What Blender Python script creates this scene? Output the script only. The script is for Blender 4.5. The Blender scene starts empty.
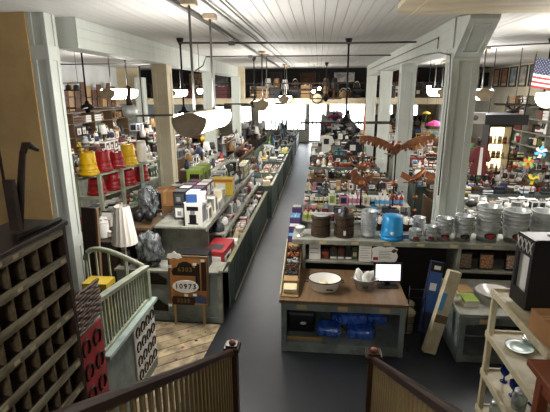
import bpy, bmesh, math, random
from mathutils import Vector, Matrix, Euler, noise

SC = bpy.context.scene
COL = SC.collection
PI = math.pi
R = math.radians

# ------------------------------------------------------------------ camera, world, exposure
CAM_H = 3.7
FPX = 430.0
_pitch = math.atan((206 - 92) / FPX)
_yaw = math.atan((320 - 275) * math.cos(_pitch) / FPX)
_roll = R(-0.2)
fw = Vector((-math.sin(_yaw) * math.cos(_pitch), math.cos(_yaw) * math.cos(_pitch), -math.sin(_pitch)))
rt = Vector((math.cos(_yaw), math.sin(_yaw), 0))
up = rt.cross(fw)
r2 = rt * math.cos(_roll) + up * math.sin(_roll)
u2 = up * math.cos(_roll) - rt * math.sin(_roll)
cam = bpy.data.cameras.new('camera')
cam.sensor_fit = 'HORIZONTAL'
cam.sensor_width = 36.0
cam.lens = 36.0 * FPX / 550.0
cam.clip_start = 0.05
cam.clip_end = 200
camo = bpy.data.objects.new('camera', cam)
COL.objects.link(camo)
camo.matrix_world = Matrix(((r2.x, u2.x, -fw.x, 0), (r2.y, u2.y, -fw.y, 0), (r2.z, u2.z, -fw.z, CAM_H), (0, 0, 0, 1)))
SC.camera = camo
def screen_x(p):
    v = Vector(p) - Vector((0, 0, CAM_H))
    return v.dot(r2) / max(0.1, v.dot(fw))

world = bpy.data.worlds.new('daylight')
SC.world = world
world.use_nodes = True
bg = world.node_tree.nodes['Background']
bg.inputs['Color'].default_value = (0.93, 0.97, 1.0, 1)
bg.inputs['Strength'].default_value = 8.0
SC.view_settings.view_transform = 'Standard'
SC.view_settings.look = 'None'
SC.view_settings.gamma = 1.0
SC.view_settings.use_curve_mapping = False
SC.view_settings.exposure = 0.28
SC.cycles.use_denoising = True
SC.cycles.max_bounces = 8
SC.cycles.diffuse_bounces = 5
SC.cycles.sample_clamp_indirect = 6.0
LAMP = 38.0          # glow of the fluorescent diffusers
BULB = 40.0

# ------------------------------------------------------------------ materials
def lin(c):
    c = c / 255.0
    return c / 12.92 if c <= 0.04045 else ((c + 0.055) / 1.055) ** 2.4
def rgb(h):
    h = h.lstrip('#')
    return (lin(int(h[0:2], 16)), lin(int(h[2:4], 16)), lin(int(h[4:6], 16)), 1)
MATS = {}
def mat(name, hexc, rough=0.6, metal=0.0, kind='plain', hex2=None, scale=6.0, amt=0.5, bump=0.0, stretch=(1, 1, 1), alpha=1.0, trans=0.0):
    if name in MATS:
        return MATS[name]
    m = bpy.data.materials.new(name)
    m.use_nodes = True
    nt = m.node_tree
    b = nt.nodes['Principled BSDF']
    b.inputs['Roughness'].default_value = rough
    b.inputs['Metallic'].default_value = metal
    if trans:
        b.inputs['Transmission Weight'].default_value = trans
        b.inputs['IOR'].default_value = 1.3
    if alpha < 1:
        b.inputs['Alpha'].default_value = alpha
    c1 = rgb(hexc)
    c2 = rgb(hex2) if hex2 else tuple(x * 0.72 for x in c1[:3]) + (1,)
    tc = nt.nodes.new('ShaderNodeTexCoord')
    mp = nt.nodes.new('ShaderNodeMapping')
    mp.inputs['Scale'].default_value = stretch
    nt.links.new(tc.outputs['Object'], mp.inputs['Vector'])
    nz = nt.nodes.new('ShaderNodeTexNoise')
    nz.inputs['Scale'].default_value = scale
    nz.inputs['Detail'].default_value = 6
    nz.inputs['Roughness'].default_value = 0.65
    nt.links.new(mp.outputs['Vector'], nz.inputs['Vector'])
    rp = nt.nodes.new('ShaderNodeValToRGB')
    rp.color_ramp.elements[0].position = 0.5 - 0.25 * (1 if kind != 'worn' else 0.5)
    rp.color_ramp.elements[1].position = 0.5 + 0.25 * (1 if kind != 'worn' else 0.3)
    rp.color_ramp.elements[0].color = tuple(c1[i] * (1 - amt) + c2[i] * amt for i in range(3)) + (1,)
    rp.color_ramp.elements[1].color = c1
    nt.links.new(nz.outputs['Fac'], rp.inputs['Fac'])
    nt.links.new(rp.outputs['Color'], b.inputs['Base Color'])
    if bump:
        bp = nt.nodes.new('ShaderNodeBump')
        bp.inputs['Strength'].default_value = bump
        bp.inputs['Distance'].default_value = 0.01
        nt.links.new(nz.outputs['Fac'], bp.inputs['Height'])
        nt.links.new(bp.outputs['Normal'], b.inputs['Normal'])
    MATS[name] = m
    return m
def emit(name, hexc, strength):
    if name in MATS:
        return MATS[name]
    m = bpy.data.materials.new(name)
    m.use_nodes = True
    b = m.node_tree.nodes['Principled BSDF']
    b.inputs['Base Color'].default_value = (0.8, 0.8, 0.8, 1)
    b.inputs['Emission Color'].default_value = rgb(hexc)
    b.inputs['Emission Strength'].default_value = strength
    MATS[name] = m
    return m

COLS = dict(red='a33034', crimson='6b2026', orange='bf6a32', yellow='d9b936', green='46663c', lime='93ad3c', teal='3d777b', blue='3a5f9c', navy='262e4c',
            purple='54406e', pink='c9809c', magenta='c2347f', white='e6e4df', cream='ded0a8', grey='8b8d8e', charcoal='3b3d40', black='1a1a1c', brown='5c3c26',
            tan='a98558', copper='b06a42', silver='a9adb0', skyblue='58a7d8')
CNAME = {'skyblue': 'azure'}
def cm(c):
    if c in ('copper', 'silver'):
        return mat('metal ' + c, COLS[c], 0.32, 0.9, amt=0.35, scale=4)
    return mat('colour ' + c, COLS[c], 0.55, 0, amt=0.25, scale=3)

M = dict(
    floor=mat('dark painted floor', '24272c', 0.42, 0, 'worn', '1a1c20', 1.4, 0.8, 0.08),
    plankfloor=mat('worn plank floor', '9c8f78', 0.6, 0, 'worn', '5d5140', 5, 0.9, 0.3, (1, 1, 1)),
    ceil=mat('white painted boards', 'cfcecb', 0.55, 0, 'worn', 'b5afa5', 0.8, 0.55, 0.1, (3, 0.3, 1)),
    wall=mat('pale grey wall paint', 'cfd3d2', 0.7, 0, 'worn', 'b3b6b2', 0.9, 0.6, 0.05),
    cream=mat('cream wall paint', 'd8cfb8', 0.7, 0, 'worn', 'bcae8e', 0.9, 0.6, 0.05),
    column=mat('pale blue-green column paint', 'c6cbc4', 0.55, 0, 'worn', 'b2b7ae', 1.6, 0.5, 0.06, (2, 2, 0.4)),
    tanwall=mat('tan plaster', 'c4a472', 0.75, 0, 'worn', 'a58856', 1.0, 0.6, 0.08),
    beige=mat('aged boards with warm light in the beige', 'd4c7ab', 0.65, 0, 'worn', 'b39f78', 1.5, 0.6, 0.1, (0.5, 2, 1)),  # beige paints warm light onto the soffit; the upper edge boards share it
    darkwood=mat('dark brown wood', '3a2a20', 0.42, 0, 'plain', '1d1410', 5, 0.8, 0.2, (1, 1, 0.3)),
    railwood=mat('varnished dark rail wood', '40261c', 0.28, 0, 'plain', '24140f', 4, 0.8, 0.1, (4, 0.4, 4)),
    baluster=mat('amber baluster wood', '94805a', 0.45, 0, 'plain', '5f4c30', 6, 0.7, 0.2, (3, 3, 0.5)),
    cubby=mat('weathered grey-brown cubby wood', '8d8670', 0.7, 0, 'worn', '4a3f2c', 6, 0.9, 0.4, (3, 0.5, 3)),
    cubbydark=mat('cubby wood with shade in the tone', '3a2b1c', 0.85, 0, 'worn', '20170f', 6, 0.8, 0.3),  # brown deepened to paint in the shade inside the pigeonholes
    teal=mat('worn blue-green counter paint', '818b88', 0.6, 0, 'worn', '5c6460', 3, 0.8, 0.2),
    sage=mat('worn sage shelf paint', '9b9c90', 0.6, 0, 'worn', '6e6e62', 4, 0.8, 0.2),
    dkgreen=mat('dark green bin paint', '5a675f', 0.5, 0, 'worn', '414d46', 3, 0.8, 0.15),
    gate=mat('pale sage gate paint', 'aab09c', 0.5, 0, 'worn', '81866f', 5, 0.7, 0.2),
    ledge=mat('pale aqua ledge paint', 'b3c4bd', 0.5, 0, 'worn', '8a9a94', 4, 0.7, 0.2),
    whitewood=mat('cream painted shelf wood', 'd3c8a9', 0.5, 0, 'worn', 'a4976f', 4, 0.6, 0.2),
    rawwood=mat('raw pine wood', 'b08f60', 0.6, 0, 'plain', '84663c', 5, 0.7, 0.2, (1, 1, 4)),
    brownwood=mat('brown table wood', '7c6247', 0.5, 0, 'plain', '54402b', 4, 0.8, 0.2, (4, 0.5, 1)),
    redwood=mat('red-brown polished wood', '945539', 0.35, 0, 'plain', '6b3a24', 4, 0.7, 0.1, (1, 4, 1)),
    oak=mat('oiled churn wood', '4a3826', 0.5, 0, 'plain', '2b1f14', 7, 0.8, 0.3, (4, 4, 0.4)),
    galv=mat('galvanised steel', 'd9dddd', 0.34, 0.45, 'worn', 'a9aeb0', 7, 0.6, 0.1),
    steel=mat('bright wire steel', 'b5b5b2', 0.3, 0.9),
    iron=mat('black iron', '1d1b1a', 0.5, 0.5, amt=0.5),
    rust=mat('brown rusted iron', '3c2b21', 0.65, 0.3, 'worn', '1f1612', 8, 0.8, 0.4),
    copper=mat('polished copper', 'a9704f', 0.3, 0.7, 'worn', '68432f', 6, 0.7, 0.1),
    enamel=mat('white enamel', 'ebe9e3', 0.18, 0, amt=0.08),
    black=mat('black plastic', '17171a', 0.4, 0, amt=0.2),
    paper=mat('white paper', 'eceae4', 0.7, 0, amt=0.08),
    card=mat('brown cardboard', 'a87a4c', 0.75, 0, 'plain', '8c6238', 4, 0.5, 0.05),
    bluebag=mat('blue plastic wrap', '3f6fd6', 0.12, 0, 'worn', '1d449c', 12, 0.8, 0.8),
    clearbag=mat('clear crinkled plastic', '8b9193', 0.08, 0, 'worn', '2a2d2f', 14, 1.0, 0.6, (1, 1, .3), alpha=0.7),
    blueplastic=mat('sky blue plastic', '2493d2', 0.3, 0, amt=0.15),
    yellowplastic=mat('yellow plastic', 'e6b90e', 0.35, 0, amt=0.2),
    redplastic=mat('red plastic', '9c161c', 0.35, 0, amt=0.3),
    lampmetal=mat('aged brown lamp enamel', 'b5a48c', 0.5, 0.0, 'worn', '8f7b62', 4, 0.6),
    pipe=mat('dull conduit steel', '6d6c69', 0.45, 0.5),
    glass=mat('window glass', 'ffffff', 0.02, 0, trans=1.0, amt=0),
    mezzdark=mat('boards with shade in the tone', '25211d', 0.8, 0, 'plain', '15120f', 2, 0.8),  # dark base colour paints in the shade of unlit storage and counter insides
    screen=emit('lit tablet screen', 'f4f6fb', 1.1),
    lampglow=emit('fluorescent diffuser', 'fcf8f2', LAMP),
    bulb=emit('bulb glow', 'fff1da', BULB),
    cabglow=emit('lit display lining', 'ffe2a6', 2.6),
)

# ------------------------------------------------------------------ mesh builder
class MB:
    def __init__(s):
        s.v, s.f, s.m, s.sm = [], [], [], []
    def add(s, vs, fs, mi=0, smooth=False, mtx=None):
        n = len(s.v)
        for p in vs:
            p = Vector(p)
            s.v.append(tuple(mtx @ p) if mtx else tuple(p))
        for f in fs:
            s.f.append(tuple(i + n for i in f)); s.m.append(mi); s.sm.append(smooth)
        return s
    def box(s, x0, x1, y0, y1, z0, z1, mi=0, mtx=None):
        vs = [(x, y, z) for z in (z0, z1) for y in (y0, y1) for x in (x0, x1)]
        return s.add(vs, [(0, 2, 3, 1), (4, 5, 7, 6), (0, 1, 5, 4), (2, 6, 7, 3), (0, 4, 6, 2), (1, 3, 7, 5)], mi, False, mtx)
    def bbox(s, x0, x1, y0, y1, z0, z1, b=0.005, mi=0, mtx=None):      # box with chamfered edges
        bm = bmesh.new()
        bmesh.ops.create_cube(bm, size=1)
        for v in bm.verts:
            v.co = Vector(((x0 + x1) / 2 + v.co.x * (x1 - x0), (y0 + y1) / 2 + v.co.y * (y1 - y0), (z0 + z1) / 2 + v.co.z * (z1 - z0)))
        bmesh.ops.bevel(bm, geom=bm.edges[:], offset=b, segments=2, affect='EDGES', profile=0.5)
        bm.verts.index_update()
        s.add([v.co[:] for v in bm.verts], [[v.index for v in f.verts] for f in bm.faces], mi, False, mtx)
        bm.free()
        return s
    def lathe(s, prof, n=16, mi=0, mtx=None, smooth=True, c=(0, 0, 0), mis=None, sx=1, sy=1):
        vs, fs = [], []
        for r, z in prof:
            for k in range(n):
                a = 2 * PI * k / n
                vs.append((c[0] + r * sx * math.cos(a), c[1] + r * sy * math.sin(a), c[2] + z))
        base = len(s.v)
        s.add(vs, [], mi, smooth, mtx)
        for i in range(len(prof) - 1):
            for k in range(n):
                k2 = (k + 1) % n
                s.f.append((base + i * n + k, base + i * n + k2, base + (i + 1) * n + k2, base + (i + 1) * n + k))
                s.m.append(mis[i] if mis else mi); s.sm.append(smooth)
        for i, rev in ((0, True), (len(prof) - 1, False)):
            if prof[i][0] > 1e-6:
                f = [base + i * n + k for k in range(n)]
                s.f.append(tuple(reversed(f)) if rev else tuple(f))
                s.m.append((mis[0 if rev else -1]) if mis else mi); s.sm.append(False)
        return s
    def tube(s, pts, r, n=6, mi=0, closed=False, mtx=None):
        pts = [Vector(p) for p in pts]
        N = len(pts)
        vs, fs = [], []
        for i, p in enumerate(pts):
            a = pts[(i - 1) % N] if (i > 0 or closed) else p
            b = pts[(i + 1) % N] if (i < N - 1 or closed) else p
            d = (b - a).normalized()
            ref = Vector((0, 0, 1)) if abs(d.z) < 0.9 else Vector((1, 0, 0))
            u = d.cross(ref).normalized(); w = d.cross(u)
            rr = r[i] if isinstance(r, (list, tuple)) else r
            for k in range(n):
                t = 2 * PI * k / n
                vs.append(p + u * rr * math.cos(t) + w * rr * math.sin(t))
        for i in range(N if closed else N - 1):
            j = (i + 1) % N
            for k in range(n):
                k2 = (k + 1) % n
                fs.append((i * n + k, j * n + k, j * n + k2, i * n + k2))
        if not closed:
            fs.append(tuple(range(n))); fs.append(tuple((N - 1) * n + k for k in reversed(range(n))))
        return s.add(vs, fs, mi, True, mtx)
    def prism(s, poly, axis, a, b, mi=0, mtx=None):
        def P(u, v, w):
            return {'x': (w, u, v), 'y': (u, w, v), 'z': (u, v, w)}[axis]
        n = len(poly)
        vs = [P(u, v, a) for u, v in poly] + [P(u, v, b) for u, v in poly]
        fs = [tuple(reversed(range(n))), tuple(range(n, 2 * n))] + [(i, (i + 1) % n, n + (i + 1) % n, n + i) for i in range(n)]
        return s.add(vs, fs, mi, False, mtx)
    def lump(s, c, size, seed=0, amp=0.25, sub=2, mi=0, freq=2.0, smooth=True, mtx=None):
        bm = bmesh.new()
        bmesh.ops.create_icosphere(bm, subdivisions=sub, radius=1)
        o = Vector((seed * 3.7, seed * 1.3, seed * 2.1))
        bm.verts.index_update()
        vs = []
        for v in bm.verts:
            k = 1 + amp * noise.noise(v.co * freq + o)
            p = v.co * k
            vs.append((c[0] + p.x * size[0] / 2, c[1] + p.y * size[1] / 2, c[2] + p.z * size[2] / 2))
        s.add(vs, [[v.index for v in f.verts] for f in bm.faces], mi, smooth, mtx)
        bm.free()
        return s
    def mesh(s, name, mats):
        me = bpy.data.meshes.new(name)
        me.from_pydata(s.v, [], s.f)
        for m in mats:
            me.materials.append(m)
        me.polygons.foreach_set('material_index', s.m)
        me.polygons.foreach_set('use_smooth', s.sm)
        bm = bmesh.new(); bm.from_mesh(me)
        bmesh.ops.recalc_face_normals(bm, faces=bm.faces[:])
        bm.to_mesh(me); bm.free()
        me.update()
        return me

def link(name, me, parent=None, loc=(0, 0, 0), rot=(0, 0, 0), scale=(1, 1, 1)):
    o = bpy.data.objects.new(name, me)
    COL.objects.link(o)
    o.location = loc; o.rotation_euler = rot; o.scale = scale
    if parent:
        o.parent = parent
    return o
def obj(name, mb, mats, parent=None, loc=(0, 0, 0), rot=(0, 0, 0)):
    if not isinstance(mats, (list, tuple)):
        mats = [mats]
    return link(name, mb.mesh(name, mats), parent, loc, rot)
def tag(o, label, cat, group=None):
    o['label'] = label; o['category'] = cat
    if group:
        o['group'] = group
    return o
def thing(name, label, cat, loc=(0, 0, 0), rot=(0, 0, 0), group=None):
    return tag(link(name, None, None, loc, rot), label, cat, group)
def struct(name, mb, mats, parent=None, label=None, loc=(0, 0, 0)):
    o = obj(name, mb, mats, parent, loc)
    o['kind'] = 'structure'
    if label:
        o['label'] = label
    return o
def dup(root, loc, rot=None, label=None, group=None):
    r = root.copy(); COL.objects.link(r); r.location = loc
    if rot is not None:
        r.rotation_euler = rot
    if label:
        r['label'] = label
    if group:
        r['group'] = group
    for ch in list(root.children):
        c = ch.copy(); COL.objects.link(c); c.parent = r
        for g in list(ch.children):
            d = g.copy(); COL.objects.link(d); d.parent = c
    return r
def text(name, body, size, m, parent, loc, rot, depth=0.002):
    cu = bpy.data.curves.new(name, 'FONT')
    cu.body = body; cu.size = size; cu.extrude = depth; cu.align_x = 'CENTER'; cu.align_y = 'CENTER'
    cu.resolution_u = 2; cu.offset = size * .02
    t = bpy.data.objects.new('tmp', cu); COL.objects.link(t)
    bpy.context.view_layer.update()
    me = bpy.data.meshes.new_from_object(t.evaluated_get(bpy.context.evaluated_depsgraph_get()))
    bpy.data.objects.remove(t)
    me.materials.clear(); me.materials.append(m)
    return link(name, me, parent, loc, rot)

# ================================================================== THE SETTING
XL, XR, YB, CZ = -9.4, 8.4, 33.0, 4.8
o = struct('floor', MB().box(XL - .2, XR + .2, -3, YB + .2, -0.2, 0), M['floor'], label='dark blue-grey painted shop floor')
# diagonal worn planks beside the half wall
def clip(poly, a, b, c):        # keep a*x+b*y<=c
    out = []
    for i in range(len(poly)):
        p, q = poly[i], poly[(i + 1) % len(poly)]
        dp, dq = a * p[0] + b * p[1] - c, a * q[0] + b * q[1] - c
        if dp <= 0: out.append(p)
        if dp * dq < 0:
            t = dp / (dp - dq); out.append((p[0] + t * (q[0] - p[0]), p[1] + t * (q[1] - p[1])))
    return out
rr = random.Random(5)
d = Vector((0.80, 0.60)); nrm = Vector((-0.60, 0.80))
reg = [(-3.6, 3.6), (-1.66, 3.6), (-1.53, 6.2), (-3.6, 6.2)]
for i in range(24):
    w0 = 3.6 + i * 0.19
    poly = clip(clip(reg, nrm.x, nrm.y, w0 + 0.178), -nrm.x, -nrm.y, -w0)
    if len(poly) >= 3:
        obj('floor_plank', MB().prism(poly, 'z', 0.0005, 0.013 + rr.random() * 0.004), mat('plank tone %d' % (i % 4), ('b8a686', 'a39072', 'c2af8c', 'ab9876')[i % 4], 0.6, 0, 'worn', '5d5140', 4, 0.8, 0.3), bpy.data.objects['floor'])

# walls
struct('wall_left', MB().box(XL - .2, XL, -3, YB, 0, CZ + .4), M['wall'])
struct('wall_right', MB().box(XR, XR + .2, -3, YB, 0, CZ + .4), M['cream'])
struct('wall_rear', MB().box(XL, XR, -3.2, -3, 0, CZ + .4), M['wall'])
struct('wall_tan', MB().box(-9.4, -4.16, 6.15, 6.3, 0, CZ), M['tanwall'], label='tan plaster partition wall behind the pigeonhole cabinet')
obj('batten', MB().box(-4.9, -4.86, 6.135, 6.15, 0, CZ), M['darkwood'], bpy.data.objects['wall_tan'])

# ceiling with boards
ce = struct('ceiling', MB().box(XL, XR, -3, YB, CZ + .02, CZ + .2), M['mezzdark'], label='white painted board ceiling')
bw = 0.155
x = XL
rr = random.Random(2)
bmesh_board = MB().box(0, bw - 0.007, -3, 22.0, 0, 0.02).mesh('ceiling_board', [M['ceil']])
while x < XR:
    link('ceiling_board', bmesh_board, ce, (x, 0, CZ + rr.random() * 0.003))
    x += bw

# beams over the two column rows
def beam(x, name, ya):
    mb = MB().box(x - .2, x + .2, ya, 20.05, 4.36, CZ)
    b = struct(name, mb, M['column'], label='white boarded beam along the column row')
    for s in (-1, 1):
        for k in range(3):
            obj('beam_board', MB().box(x + s * .2 - .008, x + s * .2 + .008, ya, 20.05, 4.372 + k * .143, 4.372 + k * .143 + .137), M['column'], b)
beam(-3.88, 'trim_1', 6.62); beam(2.26, 'trim_2', 7.36)

# columns
def column(x, y, w, name, label, flare=False, h=4.36):
    CM = M['cream'] if name == 'column.002' else M['column']
    c = struct(name, MB().box(x - w / 2 + .02, x + w / 2 - .02, y - w / 2 + .02, y + w / 2 - .02, 0, h), CM, label=label)
    t = w * 0.26
    for s in (-1, 1):
        for q in (-1, 1):
            cx, cy = x + s * (w / 2 - t / 2), y + q * (w / 2 - t / 2)
            obj('corner_board', MB().bbox(cx - t / 2, cx + t / 2, cy - t / 2, cy + t / 2, 0, h, 0.006), CM, c)
    for z in (0, 1.25, 4.16):
        obj('cross_rail', MB().bbox(x - w / 2 - .004, x + w / 2 + .004, y - w / 2 - .004, y + w / 2 + .004, z, z + .2, 0.006), CM, c)
    if flare:
        poly = [(y - w / 2, 4.2), (y - w / 2, CZ), (y - w / 2 - .62, CZ - .06), (y - w / 2 - .62, CZ - .12)]
        obj('bracket', MB().prism(poly, 'x', x - w / 2, x + w / 2), CM, c)
        p2 = [(y - w / 2 - .10, 4.30 - .0), (y - w / 2 - .52, 4.64)]
        for s in (-1, 1):
            obj('bracket_moulding', MB().tube([(x + s * w * .28, p2[0][0] - .02, p2[0][1] - .02), (x + s * w * .28, p2[1][0] - .02, p2[1][1] - .02)], .012), CM, c)
        for p in p2:
            obj('bracket_moulding', MB().tube([(x - w * .28, p[0] - .02, p[1] - .02), (x + w * .28, p[0] - .02, p[1] - .02)], .012), CM, c)
    return c
column(-4.02, 6.31, .27, 'column', 'pale painted square column beside the tan wall', h=CZ)
column(2.28, 7.56, .41, 'column.001', 'large pale column behind the galvanised buckets', True)
for i, (x, y, w) in enumerate(((-3.88, 10.75, .38), (-3.88, 15.4, .36), (-3.75, 19.8, .36), (2.2, 11.6, .36), (2.22, 15.4, .36), (2.25, 19.8, .4), (-8.2, 19.8, .4))):
    column(x, y, w, 'column.%03d' % (i + 2), 'pale painted square column farther down the shop')

# soffit at the near end of the right bay, with its rounded corner
poly = [(1.2, 6.72), (1.05, 6.55), (1.0, 6.3), (1.0, 4.4), (XR, 4.4), (XR, 6.72)]
so = struct('trim_3', MB().prism(poly, 'z', CZ - .05, CZ), M['beige'], label='aged soffit over the right bay, warm light painted in as beige')
for k in range(7):
    obj('soffit_board', MB().box(1.25, XR, 4.75 + k * .28, 4.75 + k * .28 + .272, CZ - .062, CZ - .05), M['beige'], so)

# wooden wall boards in the corner of the left bay, dark storage level at the back
mz = struct('wall_back_upper', MB().box(XL, 6.2, 22.6, 22.75, 3.42, CZ).box(6.05, 6.2, 20.25, 22.6, 3.42, CZ), M['mezzdark'], label='back wall of the upper storage level, its shade painted dark')
struct('trim_4', MB().box(XL, 6.2, 20.05, 20.25, 3.16, 3.42), M['beige'], label='beige edge board of the upper storage level')
struct('ceiling_2', MB().box(XL, 6.2, 20.25, YB, 3.3, 3.42), M['ceil'], label='white ceiling under the upper storage level')
for s, (a, b) in enumerate(((XL, -8.4), (-3.75, -3.4))):
    struct('trim_%d' % (5 + s), MB().box(a, b, 20.02, 20.24, 3.42, CZ), M['beige'])

# shop front with windows at the far end
wins = [(-8.0, -7.2, 1.5, 2.7), (-6.3, -5.1, 1.4, 2.7), (-4.6, -0.95, 0.9, 2.95), (0.75, 3.6, 0.9, 2.95), (4.6, 5.4, 1.4, 2.8), (6.3, 7.2, 1.4, 2.8), (-0.75, 0.55, 0.05, 2.9)]
wb = MB()
xs = sorted(wins)
px = XL
for (a, b, z0, z1) in xs:
    wb.box(px, a, YB, YB + .2, 0, 3.6)
    wb.box(a, b, YB, YB + .2, 0, z0); wb.box(a, b, YB, YB + .2, z1, 3.6)
    px = b
wb.box(px, XR, YB, YB + .2, 0, 3.6)
wb.box(XL, XR, YB, YB + .2, 3.6, CZ + .4)
struct('wall_back', wb, M['cream'], label='cream shop front wall around the windows')
for i, (a, b, z0, z1) in enumerate(xs):
    nm = 'door_1' if z0 < .1 else 'window_%d' % (i + 1)
    w = struct(nm, MB().box(a, a + .05, YB + .02, YB + .12, z0, z1).box(b - .05, b, YB + .02, YB + .12, z0, z1).box(a, b, YB + .02, YB + .12, z0, z0 + .06).box(a, b, YB + .02, YB + .12, z1 - .06, z1), M['darkwood'],
               label='glazed double door at the far end of the aisle' if z0 < .1 else 'bright shop window at the far end')
    n = 2
    for k in range(n):
        xa, xb = a + .05 + k * (b - a - .1) / n, a + .05 + (k + 1) * (b - a - .1) / n
        obj('pane', MB().box(xa + .02, xb - .02, YB + .06, YB + .066, z0 + .07, z1 - .07), M['glass'], w)
        if k: obj('mullion', MB().box(xa - .02, xa + .02, YB + .03, YB + .11, z0 + .06, z1 - .06), M['darkwood'], w)

# stairs and landing under the camera
st = MB()
struct('landing', MB().box(-4.1, 3.2, -3, 0.1, 2.1, 2.3), M['darkwood'], label='dark wooden landing at the head of the stairs')
sr = struct('stairs', MB().prism([(4.0, 0), (0.1, 2.27), (0.1, 1.95), (3.5, 0)], 'x', -.93, -.83).prism([(4.0, 0), (0.1, 2.27), (0.1, 1.95), (3.5, 0)], 'x', .61, .71), M['darkwood'], label='dark wooden stairs between the two railings')
for k in range(13):
    obj('tread', MB().bbox(-.85, .63, 3.95 - k * .3 - .32, 3.95 - k * .3, .13 + k * .17, .17 + k * .17, .008), M['darkwood'], sr)

# ================================================================== STAIR RAILINGS
def railing(x, label):
    t = thing('stair_railing', label, 'railing', (x, 4.05, 0))
    nw = MB().bbox(-.055, .055, -.055, .055, 0, 1.02, .006)
    n = obj('newel_post', nw, M['railwood'], t)
    obj('cap', MB().bbox(-.085, .085, -.085, .085, 1.0, 1.055, .012).bbox(-.07, .07, -.07, .07, .955, 1.0, .008).bbox(-.065, .065, -.065, .065, 1.055, 1.075, .008), M['railwood'], n)
    obj('finial', MB().lathe([(.0, 0), (.03, .0), (.038, .012), (.03, .028), (0, .036)], 16, c=(0, 0, 1.075)), M['redwood'], n)
    s = .565
    L = 3.95
    prof = [(-.038, -.02), (-.03, .02), (-.015, .038), (.015, .038), (.03, .02), (.038, -.02), (.025, -.035), (-.025, -.035)]
    vs = []
    for yy, zz in ((-.05, 1.0), (-L, 1.0 + s * (L - .05))):
        vs += [(u, yy, zz + w) for u, w in prof]
    k = len(prof)
    obj('handrail', MB().add(vs, [tuple(range(k)), tuple(range(2 * k - 1, k - 1, -1))] + [(i, (i + 1) % k, k + (i + 1) % k, k + i) for i in range(k)]), M['railwood'], t)
    vs = []
    for yy, zz in ((-.05, .14), (-L, .14 + s * (L - .05))):
        vs += [(u, yy, zz + w) for u, w in ((-.03, -.03), (.03, -.03), (.03, .03), (-.03, .03))]
    obj('bottom_rail', MB().add(vs, [(0, 1, 2, 3), (7, 6, 5, 4), (0, 4, 5, 1), (1, 5, 6, 2), (2, 6, 7, 3), (3, 7, 4, 0)]), M['railwood'], t)
    me = MB().prism([(-.012, 0.14 - .02), (.012, .14 - .02 - .013), (.012, 1.0 - .02 - .013), (-.012, 1.0 - .02)], 'x', -.012, .012).mesh('baluster', [M['baluster']])
    y = .13
    while y < L - .05:
        link('baluster', me, t, (0, -y, s * (y - .05)))
        y += .1
    return t
railing(-.88, 'dark wooden stair railing with amber balusters, left of the stairs')
railing(.625, 'dark wooden stair railing with amber balusters, right of the stairs')

# ================================================================== PIGEONHOLE CABINET
def pigeonholes():
    X, Y0, Y1, Z1 = -1.62, 0.72, 2.46, 2.88
    t = thing('pigeonhole_cabinet', 'weathered wooden pigeonhole cabinet of small square bins beside the stairs', 'cabinet', (X, 0, 0))
    dx = -.3
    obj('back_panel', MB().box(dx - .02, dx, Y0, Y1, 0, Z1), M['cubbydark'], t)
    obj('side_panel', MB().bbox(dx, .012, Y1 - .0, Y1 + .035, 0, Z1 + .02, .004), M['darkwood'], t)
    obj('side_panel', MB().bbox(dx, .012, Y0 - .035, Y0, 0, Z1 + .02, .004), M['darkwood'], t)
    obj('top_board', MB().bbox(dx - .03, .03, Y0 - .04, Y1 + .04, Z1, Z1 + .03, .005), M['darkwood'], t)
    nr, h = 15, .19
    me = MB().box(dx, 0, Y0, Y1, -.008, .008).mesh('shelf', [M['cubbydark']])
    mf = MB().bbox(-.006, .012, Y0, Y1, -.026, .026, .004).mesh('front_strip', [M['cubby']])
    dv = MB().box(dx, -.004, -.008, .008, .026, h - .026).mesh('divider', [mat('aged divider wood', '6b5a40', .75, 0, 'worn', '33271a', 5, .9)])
    tg = MB().box(.012, .014, -.022, .022, -.012, .012).mesh('card_tag', [mat('yellowed tag paper', 'b5a888', .8)])
    rnd = random.Random(8)
    for r in range(nr):
        z = Z1 - .03 - r * h
        link('shelf', me, t, (0, 0, z))
        link('front_strip', mf, t, (0, 0, z))
        if z - h < 0: break
        nc = 14
        for c in range(1, nc):
            if z - h > .6:
                link('divider', dv, t, (0, Y0 + c * (Y1 - Y0) / nc, z - h))
        for c in range(nc):
            if rnd.random() < .35 and z > 1.2:
                link('card_tag', tg, t, (0, Y0 + (c + .5) * (Y1 - Y0) / nc + rnd.uniform(-.02, .02), z))
    cells = [(c, r) for c in range(8, 14) for r in range(1, 9)]
    rnd.shuffle(cells)
    for k, (c, r) in enumerate(cells[:22]):
        yy, zz = Y0 + (c + .5) * (Y1 - Y0) / 14, Z1 - .03 - r * h + .009
        o = obj('hardware_piece', MB().lathe([(0, 0), (.03, 0), (.03, .04), (.018, .05), (.018, .07), (0, .07)], 8), M['rust'] if k % 3 else M['galv'], None, (X - .06 - rnd.random() * .1, yy + rnd.uniform(-.02, .02), zz), (rnd.uniform(0, .0), 0, rnd.random()))
        tag(o, '%s fitting in a pigeonhole, %s row down, %s column from the stairs foot' % ('rusty iron' if k % 3 else 'grey steel', ('first', 'second', 'third', 'fourth', 'fifth', 'sixth', 'seventh', 'eighth')[r - 1], ('first', 'second', 'third', 'fourth', 'fifth', 'sixth')[13 - c]), 'fitting', 'fittings in the pigeonholes')
pigeonholes()
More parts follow.
